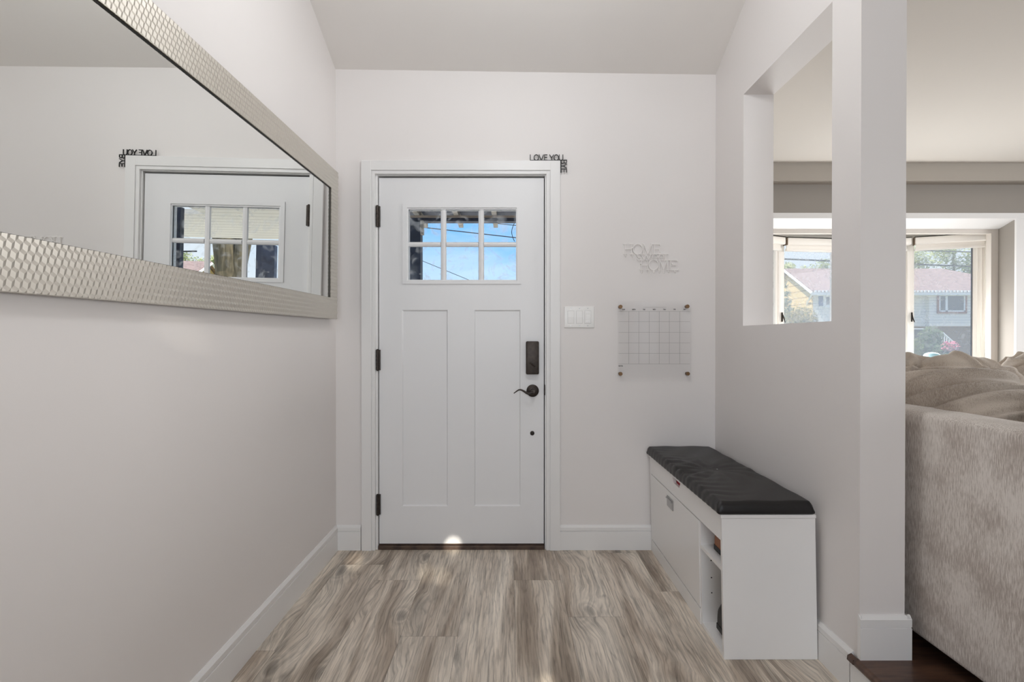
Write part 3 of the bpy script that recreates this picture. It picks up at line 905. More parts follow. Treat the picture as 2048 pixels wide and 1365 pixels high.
for (u0, u1, v0, v1) in ((0, ML, 0, MH),):
    P = [(u0, v0), (u1, v0), (u1, v1), (u0, v1)]
x = MB(); x.bm.free(); x.bm = bm
for (u0, u1, v0, v1) in ((0, ML, -.0012, .0006), (0, ML, MH - .0006, MH + .0012), (-.0012, .0006, 0, MH), (ML - .0006, ML + .0012, 0, MH)):
    x.box(u0, u1, v0, v1, -.010, .0062)
x.build('faceted_frame', M['silver'], MI)

# ------------------------------------------------------------------ shoe bench
XB, YN = 0.779, -1.031
XBB = 1.121
BN = empty('shoe_bench', (XB, YN, 0), 'white laminate shoe storage bench against the right wall', 'bench')
rack_ = lambda c: Vector((c.x - 0.020 * (c.z), c.y, c.z))
def bpart(mb, name, m, parent=BN, smooth=False):
    for v in mb.bm.verts: v.co = rack_(v.co)
    return mb.build(name, m, parent, smooth=smooth, world=(parent == BN)) if parent == BN else mb.build(name, m, parent, smooth=smooth)
T = .015
ZT = .516
bpart(MB().box(XB, XBB, YN, YN + T, 0, ZT, .0008, 1), 'side_panel', M['lam'])
bpart(MB().box(XB, XBB, -.016 - T, -.016, 0, ZT, .0008, 1), 'side_panel', M['lam'])
bpart(MB().box(XBB - .004, XBB, YN + T, -.031, 0.02, ZT), 'back_panel', M['lam'])
YDV = pixx(1401, 1213, XB).y                       # divider between flap and cubby
dv = bpart(MB().box(XB + .003, XBB - .004, YDV - T, YDV, 0, ZT - .09), 'divider', M['lam'])
for zz in (.268, .198, .136):
    bpart(MB().cyl((XB + .043, YDV - T - .0008, zz), (XB + .043, YDV - T + .001, zz), .0028, n=10), 'shelf_pin_hole', M['lamdark'])
bpart(MB().box(XB + .002, XBB - .004, YN + T, YDV - T, .318, .333), 'shelf', M['lam'])
bpart(MB().box(XB + .003, XB + .085, YN + T, YDV - T, .0, .016), 'front_rail', M['lam'])
bpart(MB().box(XB + .085, XBB - .004, YN + T, YDV - T, .022, .037), 'bottom_panel', M['lam'])
bpart(MB().box(XB, XB + T, YDV, -.031, 0, .064), 'kick_board', M['lam'])
# apron with a finger notch cut in its upper edge
ny0, ny1 = pixx(1363.5, 968, XB).y, pixx(1350.5, 968, XB).y
za, zb2 = .432, ZT
mb = MB(); c1 = (ny0 + ny1) / 2
pts = [(YN + T, za), (-.031, za), (-.031, zb2), (ny1 + .012, zb2), (ny1 - .004, zb2 - .026), (ny0 + .004, zb2 - .026), (ny0 - .012, zb2), (YN + T, zb2)]
mb.prism(pts, 'x', XB, XB + T)
bpart(mb, 'apron', M['lam'])
bpart(MB().box(XB + T + .002, XB + T + .05, ny0 - .02, ny1 + .02, zb2 - .04, zb2 - .004, .004), 'cloth_scrap', M['red'])
fd = bpart(MB().box(XB, XB + T, YDV + .001, -.033, .0695, .4265, .001, 1), 'flap_door', M['lam'])
hy0, hy1 = pixx(1348.5, 1012, XB).y, pixx(1336.5, 1012, XB).y; hz0, hz1 = pixx(1343, 1024, XB).z, pixx(1342, 1003, XB).z
hz0, hz1 = .352, .402
mb = MB()
hy0, hy1 = pixx(1348, 1010, XB - .004).y, pixx(1336.5, 1010, XB - .004).y
mb.box(XB - .004, XB, hy0, hy1, hz0, hz1, .001).box(XB - .010, XB - .003, hy0 + .002, hy1 - .002, hz1 - .012, hz1 - .006, .001).box(XB - .0052, XB - .003, hy0 + .006, hy1 - .006, hz0 + .006, hz1 - .018)
for v in mb.bm.verts: v.co = rack_(v.co)
mb.build('flap_handle', M['steel'], fd); bpy.data.objects['flap_handle'].data.transform(Matrix.Translation(-BN.location))
ld = bpart(MB().box(XB - .004, XBB + .002, YN - .003, -.014, ZT + .001, ZT + .0145, .0015, 1), 'lid', M['lam'])

# black seat pad on the lid
def seat_pad():
    x0_, x1_, y0_, y1_ = XB - .012, XBB - .008, YN - .004, -.012
    z0_, z1_ = ZT + .0155, ZT + .062
    bm = bmesh.new()
    nx, ny = 36, 110
    rndp = random.Random(3)
    grid = {}
    r = .013
    def edge(t, L):           # rounding drop near the edges
        d = min(t, L - t)
        if d >= r: return 0
        return r - math.sqrt(max(r * r - (r - d) ** 2, 0))
    top = []
    for j in range(ny + 1):
        row = []
        for i in range(nx + 1):
            u = i / nx; v = j / ny
            # denser sampling towards the edges
            uu = .5 - .5 * math.cos(PI * u) if False else u
            x = x0_ + (x1_ - x0_) * u; y = y0_ + (y1_ - y0_) * v
            lx, ly = x - x0_, y - y0_
            z = z1_ - edge(lx, x1_ - x0_) - edge(ly, y1_ - y0_)
            # crown, dimple and wrinkles
            z += .003 * math.sin(PI * u) * math.sin(PI * v) ** .5
            dx, dy = lx - .17, ly - .50
            rr = math.hypot(dx, dy)
            z -= .010 * math.exp(-(rr / .06) ** 2)
            a = math.atan2(dy, dx)
            fold = math.sin(a * 11 + rr * 14) ** 3
            z += .0034 * fold * math.exp(-((rr - .14) / .13) ** 2) * (1.3 if (dx < .02) else .45)
            z += .0030 * math.sin(ly * 95 + 2.5 * math.sin(lx * 16) + 9 * lx) ** 3 * math.exp(-(lx / .10) ** 2) * (1 if .08 < ly < .72 else .25)
            z += .0012 * math.sin(ly * 30 - lx * 40)
            row.append(bm.verts.new((x, y, max(z, z0_ + .012))))
        top.append(row)
    for j in range(ny):
        for i in range(nx):
            bm.faces.new((top[j][i], top[j][i + 1], top[j + 1][i + 1], top[j + 1][i]))
    # skirt
    loop = top[0][:] + [top[j][nx] for j in range(1, ny + 1)] + top[ny][::-1][1:] + [top[j][0] for j in range(ny - 1, 0, -1)]
    prev = loop
    for k, (ins, z) in enumerate(((-.003, z0_ + .010), (-.002, z0_ + .004), (.003, z0_))):
        cur = []
        for q, v in enumerate(loop):
            c = v.co.copy()
            cx, cy = (x0_ + x1_) / 2, (y0_ + y1_) / 2
            sx_ = 1 if c.x > cx else -1; sy_ = 1 if c.y > cy else -1
            ex = abs(abs(c.x - cx) - (x1_ - x0_) / 2) < 1e-4; ey = abs(abs(c.y - cy) - (y1_ - y0_) / 2) < 1e-4
            n = Vector((sx_ if ex else 0, sy_ if ey else 0, 0))
            w = .0012 * math.sin(c.y * 130) if ex else 0
            cur.append(bm.verts.new((c.x - n.x * (ins + w), c.y - n.y * ins, z)))
        m_ = len(loop)
        for q in range(m_):
            bm.faces.new((prev[q], prev[(q + 1) % m_], cur[(q + 1) % m_], cur[q]))
        prev = cur
    bm.faces.new(prev[::-1])
    bmesh.ops.recalc_face_normals(bm, faces=bm.faces)
    # slimmer far corner rounding
    me = bpy.data.meshes.new('seat_pad')
    for v in bm.verts: v.co = rack_(v.co)
    bm.to_mesh(me); bm.free()
    me.polygons.foreach_set('use_smooth', [True] * len(me.polygons))
    me.materials.append(M['leather'])
    o = bpy.data.objects.new('seat_pad', me); COL.objects.link(o)
    tag(o, 'creased black faux leather seat pad lying on the white shoe bench', 'cushion')
    return o
sp = seat_pad()
b_ = MB(); c = Vector((XB + .165, YN + .50, ZT + .054)); b_.cyl(c, c + Vector((0, 0, .006)), .004, .003, 10)
b_.build('tuft_button', M['steel'], sp, smooth=True)

# shoes in the cubby
def shoe(name, loc, rz, c_up, c_sole, label, L=.27, stripe=None):
    e_ = empty(name, loc, label, 'shoe', rz=rz)
    secs = [(-.5, .030, .075), (-.46, .036, .092), (-.36, .038, .098), (-.22, .036, .095), (-.08, .040, .078), (.08, .046, .062), (.25, .050, .050), (.38, .044, .043), (.47, .028, .034), (.5, .012, .026)]
    bm = bmesh.new(); rings = []
    for t_, w, hgt in secs:
        x = t_ * L; rg = []
        for k in range(17):
            a = PI * k / 16
            rg.append(bm.verts.new((x, -w * math.cos(a), .018 + (hgt) * (math.sin(a) ** .7))))
        rings.append(rg)
    for p, q in zip(rings[:-1], rings[1:]):
        for k in range(16): bm.faces.new((p[k], p[k + 1], q[k + 1], q[k]))
    for rg in (rings[0], rings[-1]): bm.faces.new(rg)
    bm.faces.new([r[0] for r in rings] + [r[-1] for r in rings][::-1])
    bmesh.ops.recalc_face_normals(bm, faces=bm.faces)
    q = MB(); q.bm.free(); q.bm = bm; q.build('upper', c_up, e_, smooth=True)
    pts = [(t_ * L * 1.02, -w * 1.08) for t_, w, h_ in secs] + [(t_ * L * 1.02, w * 1.08) for t_, w, h_ in secs[::-1]]
    MB().prism(pts, 'z', 0, .02).build('sole', c_sole, e_)
    if stripe:
        for sd in (-1, 1):
            for k in range(3):
                sb = MB()
                pp = [(-.03 + k * .022 + .03 * t_, sd * (.0465 - .012 * t_), .03 + .055 * t_) for t_ in (0, .35, .7, 1)]
                sb.tube(pp, .003, 6); sb.build('stripe', stripe, e_)
    return e_
blk = mat('black_shoe_leather', srgb(22, 21, 22), .5); wht = mat('white_rubber', srgb(225, 224, 222), .5); tan = mat('tan_shoe_leather', srgb(150, 92, 52), .5)
sh = shoe('sneaker', (.945, -.915, .0375), 0, blk, blk, 'black sneaker with white stripes in the lower cubby of the bench', L=.27, stripe=wht)
sh = shoe('ankle_shoe', (.912, -.880, .3335), 0, tan, blk, 'tan brown shoe on the upper shelf of the bench cubby', L=.20)

# ------------------------------------------------------------------ bay window
def yd(dist): return dist + CAM.y
BAY = [(1.93, 4.68), (2.476, 4.95), (3.072, 5.04), (3.667, 4.95), (4.185, 4.70)]
BAY = [(x, yd(d)) for x, d in BAY]
wx0, wx1 = 1.955, pix(2028, 700, YW).x
wz0, wz1 = 0.62, pix(1700, 438, YW).z
mb = MB()
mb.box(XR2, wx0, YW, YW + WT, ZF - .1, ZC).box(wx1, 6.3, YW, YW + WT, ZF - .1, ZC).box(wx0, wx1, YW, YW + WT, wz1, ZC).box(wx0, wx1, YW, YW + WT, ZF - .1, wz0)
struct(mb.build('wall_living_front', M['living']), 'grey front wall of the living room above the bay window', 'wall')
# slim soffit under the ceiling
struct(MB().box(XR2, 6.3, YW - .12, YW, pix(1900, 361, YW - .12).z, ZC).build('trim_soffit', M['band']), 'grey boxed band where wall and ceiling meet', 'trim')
# casing of the bay opening with splayed reveal
cz1 = pix(1700, 427, YW).z
mb = MB()
mb.box(wx0 - .09, wx1 + .12, YW - .018, YW, wz1, cz1, .001)
mb.box(wx1, wx1 + .12, YW - .018, YW, wz0 - .08, wz1, .001).box(wx0 - .09, wx0, YW - .018, YW, wz0 - .08, wz1, .001)
yi = yd(4.57); zi = pix(1700, 459, yi).z; xi = pix(1996, 600, yi).x
mb.poly([(wx0, YW - .017, wz1 - .0), (wx1, YW - .017, wz1), (xi, yi, zi), (wx0 + .01, yi, zi)])
mb.poly([(wx1, YW - .017, wz1), (wx1, YW - .017, wz0), (xi, yi, wz0), (xi, yi, zi)])
mb.poly([(wx0, YW - .017, wz1), (wx0 + .01, yi, zi), (wx0 + .01, yi, wz0), (wx0, YW - .017, wz0)])
struct(mb.build('trim_bay', M['trim']), 'white casing round the bay window opening', 'window trim')
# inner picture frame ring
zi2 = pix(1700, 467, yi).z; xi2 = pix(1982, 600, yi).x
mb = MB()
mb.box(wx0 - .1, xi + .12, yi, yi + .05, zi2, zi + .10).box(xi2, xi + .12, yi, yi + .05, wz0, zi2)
struct(mb.build('trim_bay_head', mat('bay_ring_shade', srgb(214, 207, 199), .6)), 'white ring coloured grey for shade inside the bay window reveal', 'window trim')  # white trim in shadow: the shade is put into this grey
# window_1 : four casement lites in a bow, seat board, head board
WN = empty('window_1', (3.07, 1.7, .62)); struct(WN, 'white bow window with four casement sashes', 'window')
HB = 2.135
poly2 = [(1.9, yi + .05)] + [(x - .0, y + .09) for x, y in BAY] + [(4.26, yi + .05)]
mb = MB(); mb.prism(poly2, 'z', HB, HB + .05); mb.build('head_board', M['vinyl'], WN, world=True)
mb = MB(); mb.prism([(1.9, YW - .03)] + [(x, y + .09) for x, y in BAY] + [(4.26, YW - .03)], 'z', wz0 - .05, wz0); mb.build('seat_board', M['vinyl'], WN, world=True)
ZS0 = wz0
LITES = []
for k in range(4):
    (xa, ya), (xb, yb) = BAY[k], BAY[k + 1]
    L = math.hypot(xb - xa, yb - ya); ang = math.atan2(yb - ya, xb - xa)
    e_m = Matrix.Translation((xa, ya, 0)) @ Matrix.Rotation(ang, 4, 'Z')
    LITES.append((e_m, L))
    lf, rf = .020, .020
    if k == 3: rf = .035
    # fixed outer frame (local: x along the lite, y outwards)
    mb = MB()
    mb.box(0, lf, 0, .09, ZS0, HB).box(L - rf, L, 0, .09, ZS0, HB).box(lf, L - rf, 0, .09, ZS0, ZS0 + .03).box(lf, L - rf, 0, .09, HB - .03, HB)
    mb.bm.transform(e_m); mb.build('window_frame', M['vinyl'], WN, world=True)
    sl = .028 if k != 3 else .014
    sr = .030 if k != 3 else .085
    mb = MB()
    z0, z1 = ZS0 + .03, HB - .03
    mb.box(lf, lf + sl, .012, .06, z0, z1, .003).box(L - rf - sr, L - rf, .012, .06, z0, z1, .003)
    mb.box(lf + sl, L - rf - sr, .012, .06, z0, z0 + .045, .003).box(lf + sl, L - rf - sr, .012, .06, z1 - .045, z1, .003)
    if k == 3:
        mb.box(L - rf - .055, L - rf - .050, .006, .014, z0, z1).box(L - rf - .025, L - rf - .020, .006, .014, z0, z1)
    mb.bm.transform(e_m); sash = mb.build('sash', M['vinyl'], WN, world=True)
    mb = MB(); mb.box(lf + sl, L - rf - sr, .034, .038, z0 + .04, z1 - .04); mb.bm.transform(e_m)
    mb.bm.transform(WN.matrix_basis.inverted()); mb.build('pane', M['glass'], sash)
    if k == 3:
        mb = MB(); mb.box(L - rf - sr - .006, L - rf - sr, .010, .034, z0 + .04, z1 - .04); mb.bm.transform(e_m)
        mb.bm.transform(WN.matrix_basis.inverted()); mb.build('glazing_gasket', mat('grey_gasket', srgb(110, 112, 118), .6), sash)
    # latch
    mb = MB(); zc = 1.37
    mb.box(.008, .020, -.012, .0, zc - .045, zc + .04, .002).tube([(.014, -.014, zc + .02), (.016, -.024, zc - .005), (.030, -.026, zc - .05)], [.006, .006, .004], 8)
    mb.bm.transform(e_m); mb.build('latch', M['bronze'], WN, world=True, smooth=True)
# the flank of the bay beyond the last sash
mb = MB(); mb.box(4.19, 4.30, yi + .05, yd(4.82), wz0, HB + .05)
struct(mb.build('trim_bay_flank', M['vinyl']), 'white side board at the right end of the bay window', 'window trim')
struct(MB().box(1.83, 1.925, yi + .05, yd(4.82), wz0, HB + .05).build('trim_bay_flank', M['vinyl']), 'white side board at the left end of the bay window', 'window trim')
struct(MB().box(1.8, 4.4, yi + .04, 2.2, HB + .05, HB + .12).box(1.8, 4.4, YW + WT, 2.16, wz0 - .25, wz0 - .05).build('trim_bay_shell', M['vinyl']), 'outer roof and base of the bay', 'window trim')

# roller shades, one per lite, rolled up
lab = ['white roller shade over the leftmost sash of the bay, mostly hidden by the far jamb', 'white rolled up roller shade seen through the square pass-through opening',
       'white rolled up roller shade hidden behind the post', 'white rolled up roller shade right of the post over the rightmost sash']
for k, (e_m, L) in enumerate(LITES):
    r0 = empty('roller_shade', e_m.translation + Vector((0, 0, 2.02)), lab[k], 'roller shade', 'roller shades of the bay window')
    mb = MB(); a0_, a1_ = .022, L - .022
    mb.box(a0_, a1_, -.075, -.006, 2.020, 2.088, .012, 3); mb.bm.transform(e_m); mb.build('cassette', M['vinyl'], r0, world=True, smooth=True)
    mb = MB(); mb.box(a0_, a1_, -.078, -.004, 2.0885, 2.0915); mb.bm.transform(e_m); mb.build('mounting_rail', M['bronze'], r0, world=True)
    mb = MB(); mb.box(a0_ + .012, a1_ - .03, -.040, -.030, 1.985, 2.022).box(a0_ + .006, a1_ - .026, -.052, -.020, 1.966, 1.990, .005, 2); mb.bm.transform(e_m)
    mb.build('bottom_rail', M['vinyl'], r0, world=True, smooth=True)
    mb = MB(); mb.box(a0_ - .004, a0_ + .001, -.072, -.008, 2.018, 2.086); mb.bm.transform(e_m); mb.build('end_cap', mat('shade_cap_brown', srgb(120, 104, 88), .6) if k == 0 else bpy.data.materials['shade_cap_brown'], r0, world=True)

# pale blue bowl on the window seat
c = pix(1864, 712, 1.62)
mb = MB(); mb.sph((0, 0, .05), .09, (1, 1, .5)); 
bo = empty('cushion_roll', (c.x, 1.62, wz0), 'pale blue rounded bin on the bay window seat behind the sofa cushions', 'bin')
mb = MB(); hgt = c.z - wz0 + .03
mb.cyl((0, 0, 0), (0, 0, hgt - .03), .045, .06, 24).sph((0, 0, hgt - .03), .06, (1, 1, .5), 24, 10)
mb.build('bin_body', mat('pale_blue_plastic', srgb(146, 182, 194), .4), bo, smooth=True)
bo.name = 'storage_bin'

# ------------------------------------------------------------------ sectional sofa
SO = empty('sectional_sofa', (1.36, -1.2, ZF), 'large taupe chenille sectional sofa in the living room behind the post', 'sofa')
XS0 = 1.343
mb = MB()
mb.box(XS0, XS0 + .15, -3.1, 1.02, ZF + .055, .932, .022, 4)
mb.build('back_frame', M['chenille'], SO, world=True, smooth=True)
mb = MB(); mb.box(XS0 + .14, XS0 + 1.0, -3.1, 1.02, ZF + .055, .42, .02, 3); mb.build('seat_base', M['chenille'], SO, world=True, smooth=True)
mb = MB(); mb.box(XS0 + .151, 4.3, .86, 1.02, ZF + .055, .93, .022, 4); mb.build('back_frame', M['chenille'], SO, world=True, smooth=True)
mb = MB(); mb.box(XS0 + 1.0, 4.3, .05, .86, ZF + .055, .42, .02, 3); mb.build('seat_base', M['chenille'], SO, world=True, smooth=True)
for x, y in ((1.40, -3.02), (1.40, -.9), (1.40, .94), (2.3, -3.0), (4.2, .95), (4.2, .12)):
    MB().cyl((x, y, ZF), (x, y, ZF + .056), .025, .03, 12).build('foot', M['black'], SO, world=True)


def pillow(c, half, rot, name, seed=0, folds=(), n=84, pw=2.6, parent=SO, m='cushion', amp=1.0, seam=None):
    """soft cushion: superellipsoid with crease ridges. half=(a,b,c) half sizes"""
    bm = bmesh.new()
    bmesh.ops.create_uvsphere(bm, u_segments=n * 2, v_segments=n, radius=1)
    rr = random.Random(seed)
    wav = [(Vector((rr.uniform(-1, 1), rr.uniform(-1, 1), rr.uniform(-1, 1))).normalized(), rr.uniform(3, 8), rr.uniform(0, 6)) for _ in range(7)]
    for v in bm.verts:
        p = v.co.normalized()
        q = (abs(p.x) ** pw + abs(p.y) ** pw + abs(p.z) ** pw) ** (-1 / pw)
        d = 1.0
        for w, f, ph in wav: d += amp * .010 * math.sin(p.dot(w) * f + ph)
        for (nx, ny, nz, off, wid, dep, curve) in folds:
            t_ = p.x * nx + p.y * ny + p.z * nz - off + curve * (p.x * ny - p.y * nx) ** 2
            fall = max(0, p.z * .75 + .55)
            d += dep * fall * (math.exp(-(t_ / wid) ** 2) - .7 * math.exp(-((t_ - wid * 1.5) / wid) ** 2))
        v.co = Vector((p.x * q * half[0] * d, p.y * q * half[1] * d, p.z * q * half[2] * d))
    mm = Matrix.Translation(Vector(c)) @ rot.to_matrix().to_4x4()
    bm.transform(mm)
    q_ = MB(); q_.bm.free(); q_.bm = bm
    o = q_.build(name, M[m], parent, world=True)
    o.data.polygons.foreach_set('use_smooth', [True] * len(o.data.polygons))
    return o


from mathutils import Euler
rf = random.Random(11)
def folds(k, axis, wid, dep, rng=rf):
    """creases that sweep over the cushion; axis 'y' for cushions seen from the side, 'x' for those seen from the front"""
    out = []
    for i in range(k):
        t_ = R(56 + rng.uniform(-16, 16))
        h_ = math.cos(t_); v_ = math.sin(t_); off = -.75 + 1.7 * (i + .5) / k + rng.uniform(-.07, .07)
        n_ = (.1, h_, v_) if axis == 'y' else (h_ * rng.choice((1, 1, -1)), .1, v_)
        out.append(n_ + (off, wid * rng.uniform(.6, 1.3), dep * rng.uniform(.6, 1.3), rng.uniform(-.25, .35)))
    return out
# back cushions along the near back frame
pillow((1.60, -1.03, .840), (.155, .37, .20), Euler((R(-3), R(6), 0)), 'back_cushion', 1, folds(11, 'y', .045, .085))
pillow((1.62, -1.72, .835), (.165, .35, .195), Euler((R(2), R(5), 0)), 'back_cushion', 2, folds(10, 'y', .045, .085))
pillow((1.60, -2.42, .86), (.16, .35, .20), Euler((0, R(5), 0)), 'back_cushion', 3, folds(8, 'y', .05, .07))
pillow((1.62, -.32, .86), (.16, .34, .20), Euler((0, R(5), 0)), 'back_cushion', 4, folds(8, 'y', .05, .07))
pillow((1.68, .38, .86), (.17, .34, .20), Euler((0, R(5), 0)), 'back_cushion', 5, folds(8, 'y', .05, .07))
# cushions along the window section
c = pix(1862, 748, .25)
pillow((c.x, .45, .888), (.27, .15, .165), Euler((R(8), R(-4), R(8))), 'back_cushion', 6, folds(8, 'x', .05, .07))
pillow((2.80, .28, .855), (.34, .14, .20), Euler((R(10), R(14), R(-10))), 'back_cushion', 7, folds(8, 'x', .05, .075), pw=2.3)
pillow((3.42, .46, .875), (.30, .16, .20), Euler((R(6), R(-6), R(0))), 'back_cushion', 8, folds(8, 'x', .05, .07))
pillow((3.98, .62, .86), (.28, .14, .19), Euler((R(6), R(-4), R(0))), 'back_cushion', 9, folds(7, 'x', .05, .07))

# ------------------------------------------------------------------ porch outside the door
slate = mat('slate_blue_paint', srgb(62, 68, 84), .6, noise=(14, srgb(50, 54, 68)))
grey_wood = mat('weathered_wood', srgb(196, 188, 176), .8, noise=(8, srgb(160, 150, 138), (1, 6, 1)))
pw_l = pix(812, 500, 2.0).x; pw_r = pix(841, 500, 2.0).x
def porch_post(x0_, x1_, y0_, y1_, ztop, label):
    e_ = empty('porch_post', ((x0_ + x1_) / 2, (y0_ + y1_) / 2, -.15), label, 'post')
    MB().box(x0_, x1_, y0_, y1_, -.15, ztop, .004).build('shaft', slate, e_, world=True)
    MB().box(x0_ - .015, x1_ + .015, y0_ - .015, y1_ + .015, -.15, .02, .006).build('plinth', slate, e_, world=True)
    return e_
porch_post(pw_l, pw_r, 2.0, 2.13, 2.255, 'slate blue porch post left of the sky in the door panes')
pp = MB().box(pw_r + .002, pw_r + .03, 1.97, 2.03, pix(845, 470, 2.0).z, 2.255, .003).build('bracket_board', grey_wood)
tag(pp, 'pale grey board fixed beside the porch post under the beam', 'board')
porch_post(1.165, 1.225, 1.90, 1.96, 2.315, 'dark slate porch post at the left side of the mirrored door panes')
ppd = porch_post(1.20, 1.44, 3.9, 3.98, 2.31, 'broad dark board pillar seen mirrored in the lower right pane')
bz0, bz1 = pix(950, 442.5, 2.0).z, pix(950, 432, 2.0).z
bmn = empty('porch_beam', (-.6, 2.0, bz0), 'dark porch beam with a brown cap across the top of the door panes', 'beam')
MB().box(-1.6, .15, 2.0, 2.1, bz0, bz0 + .03).build('beam_body', slate, bmn, world=True)
MB().box(-1.6, .15, 1.985, 2.12, bz0 + .03, bz1).build('beam_cap', mat('brown_wood', srgb(168, 150, 134), .7, noise=(10, srgb(190, 172, 152), (1, 4, 4))), bmn, world=True)
for x_ in (-1.25, -.86, -.50, -.15):
    r_ = MB().prism([(.3, bz1 + .002), (2.42, bz1 + .002), (2.50, bz1 - .008), (2.50, bz1 + .05), (.3, bz1 + .085)], 'x', x_ - .022, x_ + .022).build('porch_rafter', grey_wood)
    tag(r_, {-1.25: 'pale rafter of the porch roof hidden left of the door panes', -.86: 'pale rafter above the slate porch post in the left door pane', -.5: 'pale rafter over the beam in the middle door pane', -.15: 'pale rafter over the beam in the right door pane'}[x_], 'rafter', 'porch rafters')
o = MB().box(-1.6, .12, .16, 2.43, bz1 + .088, bz1 + .12).build('porch_roof', slate); tag(o, 'dark underside of the porch roof above the beam', 'roof')
soff = stripes('cream_beadboard', srgb(244, 238, 224), srgb(196, 188, 170), 7, 'Y', .10, .6)
o = MB().box(.12, 2.5, YW + WT + .65, 3.55, 2.325, 2.37).box(.12, XR - .002, .16, YW + WT + .65, 2.325, 2.37).build('porch_soffit', soff)
tag(o, 'cream boarded porch soffit mirrored in the upper door panes', 'soffit')
o = MB().box(-2.2, XR - .002, .16, 4.4, -.25, -.15).build('porch_deck', mat('deck_grey', srgb(206, 198, 186), .8)); tag(o, 'grey porch deck outside the front door', 'deck')
struct(MB().box(XL - 3, XL - WT, .0, WT, -.3, 4.2).build('wall_outside', M['vinyl']), 'outside wall left of the entry', 'wall')

# wires
wire = mat('wire_black', srgb(40, 42, 48), .6)
def wire_run(p, q, Y, r, label, ext=(0, 0)):
    a = pix(*p, Y); b_ = pix(*q, Y); d = b_ - a
    pts = [a - d * ext[0] + (d * (1 + ext[0] + ext[1])) * t_ - Vector((0, 0, 0)) for t_ in (0, .25, .5, .75, 1)]
    o = MB().tube(pts, r, 6).build('power_line', wire)
    tag(o, label, 'cable')
    return o
wire_run((846, 455), (1030, 475.5), 9.0, .011, 'upper long cable crossing the blue sky in the top row of door panes', (.6, .6))
wire_run((940, 442), (1030, 451), 9.4, .009, 'short cable just below the porch beam in the right door pane', (.5, 1.2))
wire_run((842, 521), (932, 558), 8.0, .006, 'thin cable slanting down through the lower left door pane', (.8, .4))
wire_run((1556, 518), (1656, 522), 12.0, .022, 'thick cable over the roof across the street seen through the bay', (.3, 4.5))
wire_run((1826, 501), (1930, 504), 12.6, .016, 'upper cable in front of the trees in the right bay sash', (1.0, 1.0))
lp = [pix(1029 - 5.5 * math.sin(PI * t_ / 12), 446 + 37 * t_ / 12, 1.9) for t_ in range(13)]
o = MB().tube(lp, .0032, 6).build('cable_loop', wire); tag(o, 'thin black cable loop hanging at the right edge of the door panes', 'cable')

# ------------------------------------------------------------------ street, house, trees
GZ = -.75
grass = mat('lawn', srgb(142, 146, 104), .9, noise=(3, srgb(164, 162, 124)))
struct(MB().box(-60, 80, 4.4, 110, GZ - .1, GZ).build('ground', grass), 'green lawn in front of the house', 'ground')
struct(MB().box(-60, 80, 12, 19, GZ, GZ + .02).build('ground_street', mat('asphalt', srgb(120, 120, 122), .9, noise=(30, srgb(104, 104, 106)))), 'grey street beyond the lawn', 'street')

struct(MB().box(-4, 7, 4.4, 12, GZ, GZ + .015).build('ground_reflector', mat('pale_reflector', srgb(226, 220, 208), .9)), 'added pale slab before the porch that bounces light onto the soffit', 'reflector')  # unseen slab added to bounce sunlight up to the porch soffit
HO = empty('house', (16.8, 27, GZ), 'two level house across the street with yellow gable end and pinkish shingle roof', 'house')
white_sid = stripes('white_siding', srgb(236, 230, 222), srgb(186, 184, 184), 6.5, 'Z', .14)
yellow_sid = stripes('yellow_siding', srgb(226, 196, 140), srgb(170, 140, 96), 2.6, 'Z', .12)
shingle = mat('pink_shingle', srgb(186, 160, 150), .9, noise=(5, srgb(160, 136, 128), (1, 1, 3)))
brick = mat('tan_brick', srgb(150, 126, 104), .9, noise=(12, srgb(122, 98, 82)))
hwhite = mat('house_trim_white', srgb(240, 240, 240), .6)
hbrown = mat('house_trim_brown', srgb(150, 98, 78), .7)
hglass = mat('house_glass', srgb(52, 56, 62), .15, spec=.7)
blue = mat('shutter_blue', srgb(84, 100, 140), .6)
HX0, HX1, HY0, HY1 = 16.8, 29.6, 27.0, 32.0
ev, rdg, yr_ = 3.72, 5.30, 29.5
MB().box(HX0 + .02, HX1, HY0, HY1, 1.84, ev).build('wall_upper', white_sid, HO, world=True)
MB().box(HX0 + .02, HX1, HY0 + .15, HY1, GZ, 1.84).build('wall_lower', brick, HO, world=True)
MB().box(23.1, HX1, HY0 - .25, HY0 + .01, 1.84, ev - .02).build('wall_bump', white_sid, HO, world=True)
mb = MB(); mb.prism([(HY0, GZ), (HY1, GZ), (HY1, ev), (yr_, rdg - .08), (HY0, ev)], 'x', HX0, HX0 + .03); mb.build('gable_wall', yellow_sid, HO, world=True)
RX0 = 16.5
mb = MB()
A = (RX0, 26.5, ev - .02); Bp = (30.2, 26.5, ev - .02); Cp = (26.0, yr_, rdg); Dp = (RX0, yr_, rdg); Ep = (RX0, 32.5, ev - .02); Fp = (30.2, 32.5, ev - .02)
mb.poly([A, Bp, Cp, Dp]); mb.poly([Dp, Cp, Fp, Ep]); mb.poly([Bp, Fp, Cp])
ro_ = mb.build('roof', shingle, HO, world=True); so_ = ro_.modifiers.new('s', 'SOLIDIFY'); so_.thickness = .08; so_.offset = 1
mb = MB()
mb.tube([(RX0 - .03, 26.45, ev - .1), (RX0 - .03, yr_, rdg - .06)], .09, 4).tube([(RX0 - .03, yr_, rdg - .06), (RX0 - .03, 32.5, ev - .1)], .09, 4)
mb.tube([(RX0 - .03, 26.45, ev - .1), (RX0 + .3, 27.6, ev - .62)], .05, 4)
mb.build('rake_board', hwhite, HO, world=True)
mb = MB()
for k in range(68):
    x_ = RX0 + .1 + k * .2
    mb.box(x_, x_ + .1, 26.40, 26.47, ev - .03, ev + .07)  # white blocks standing for dotted highlights along the gutter
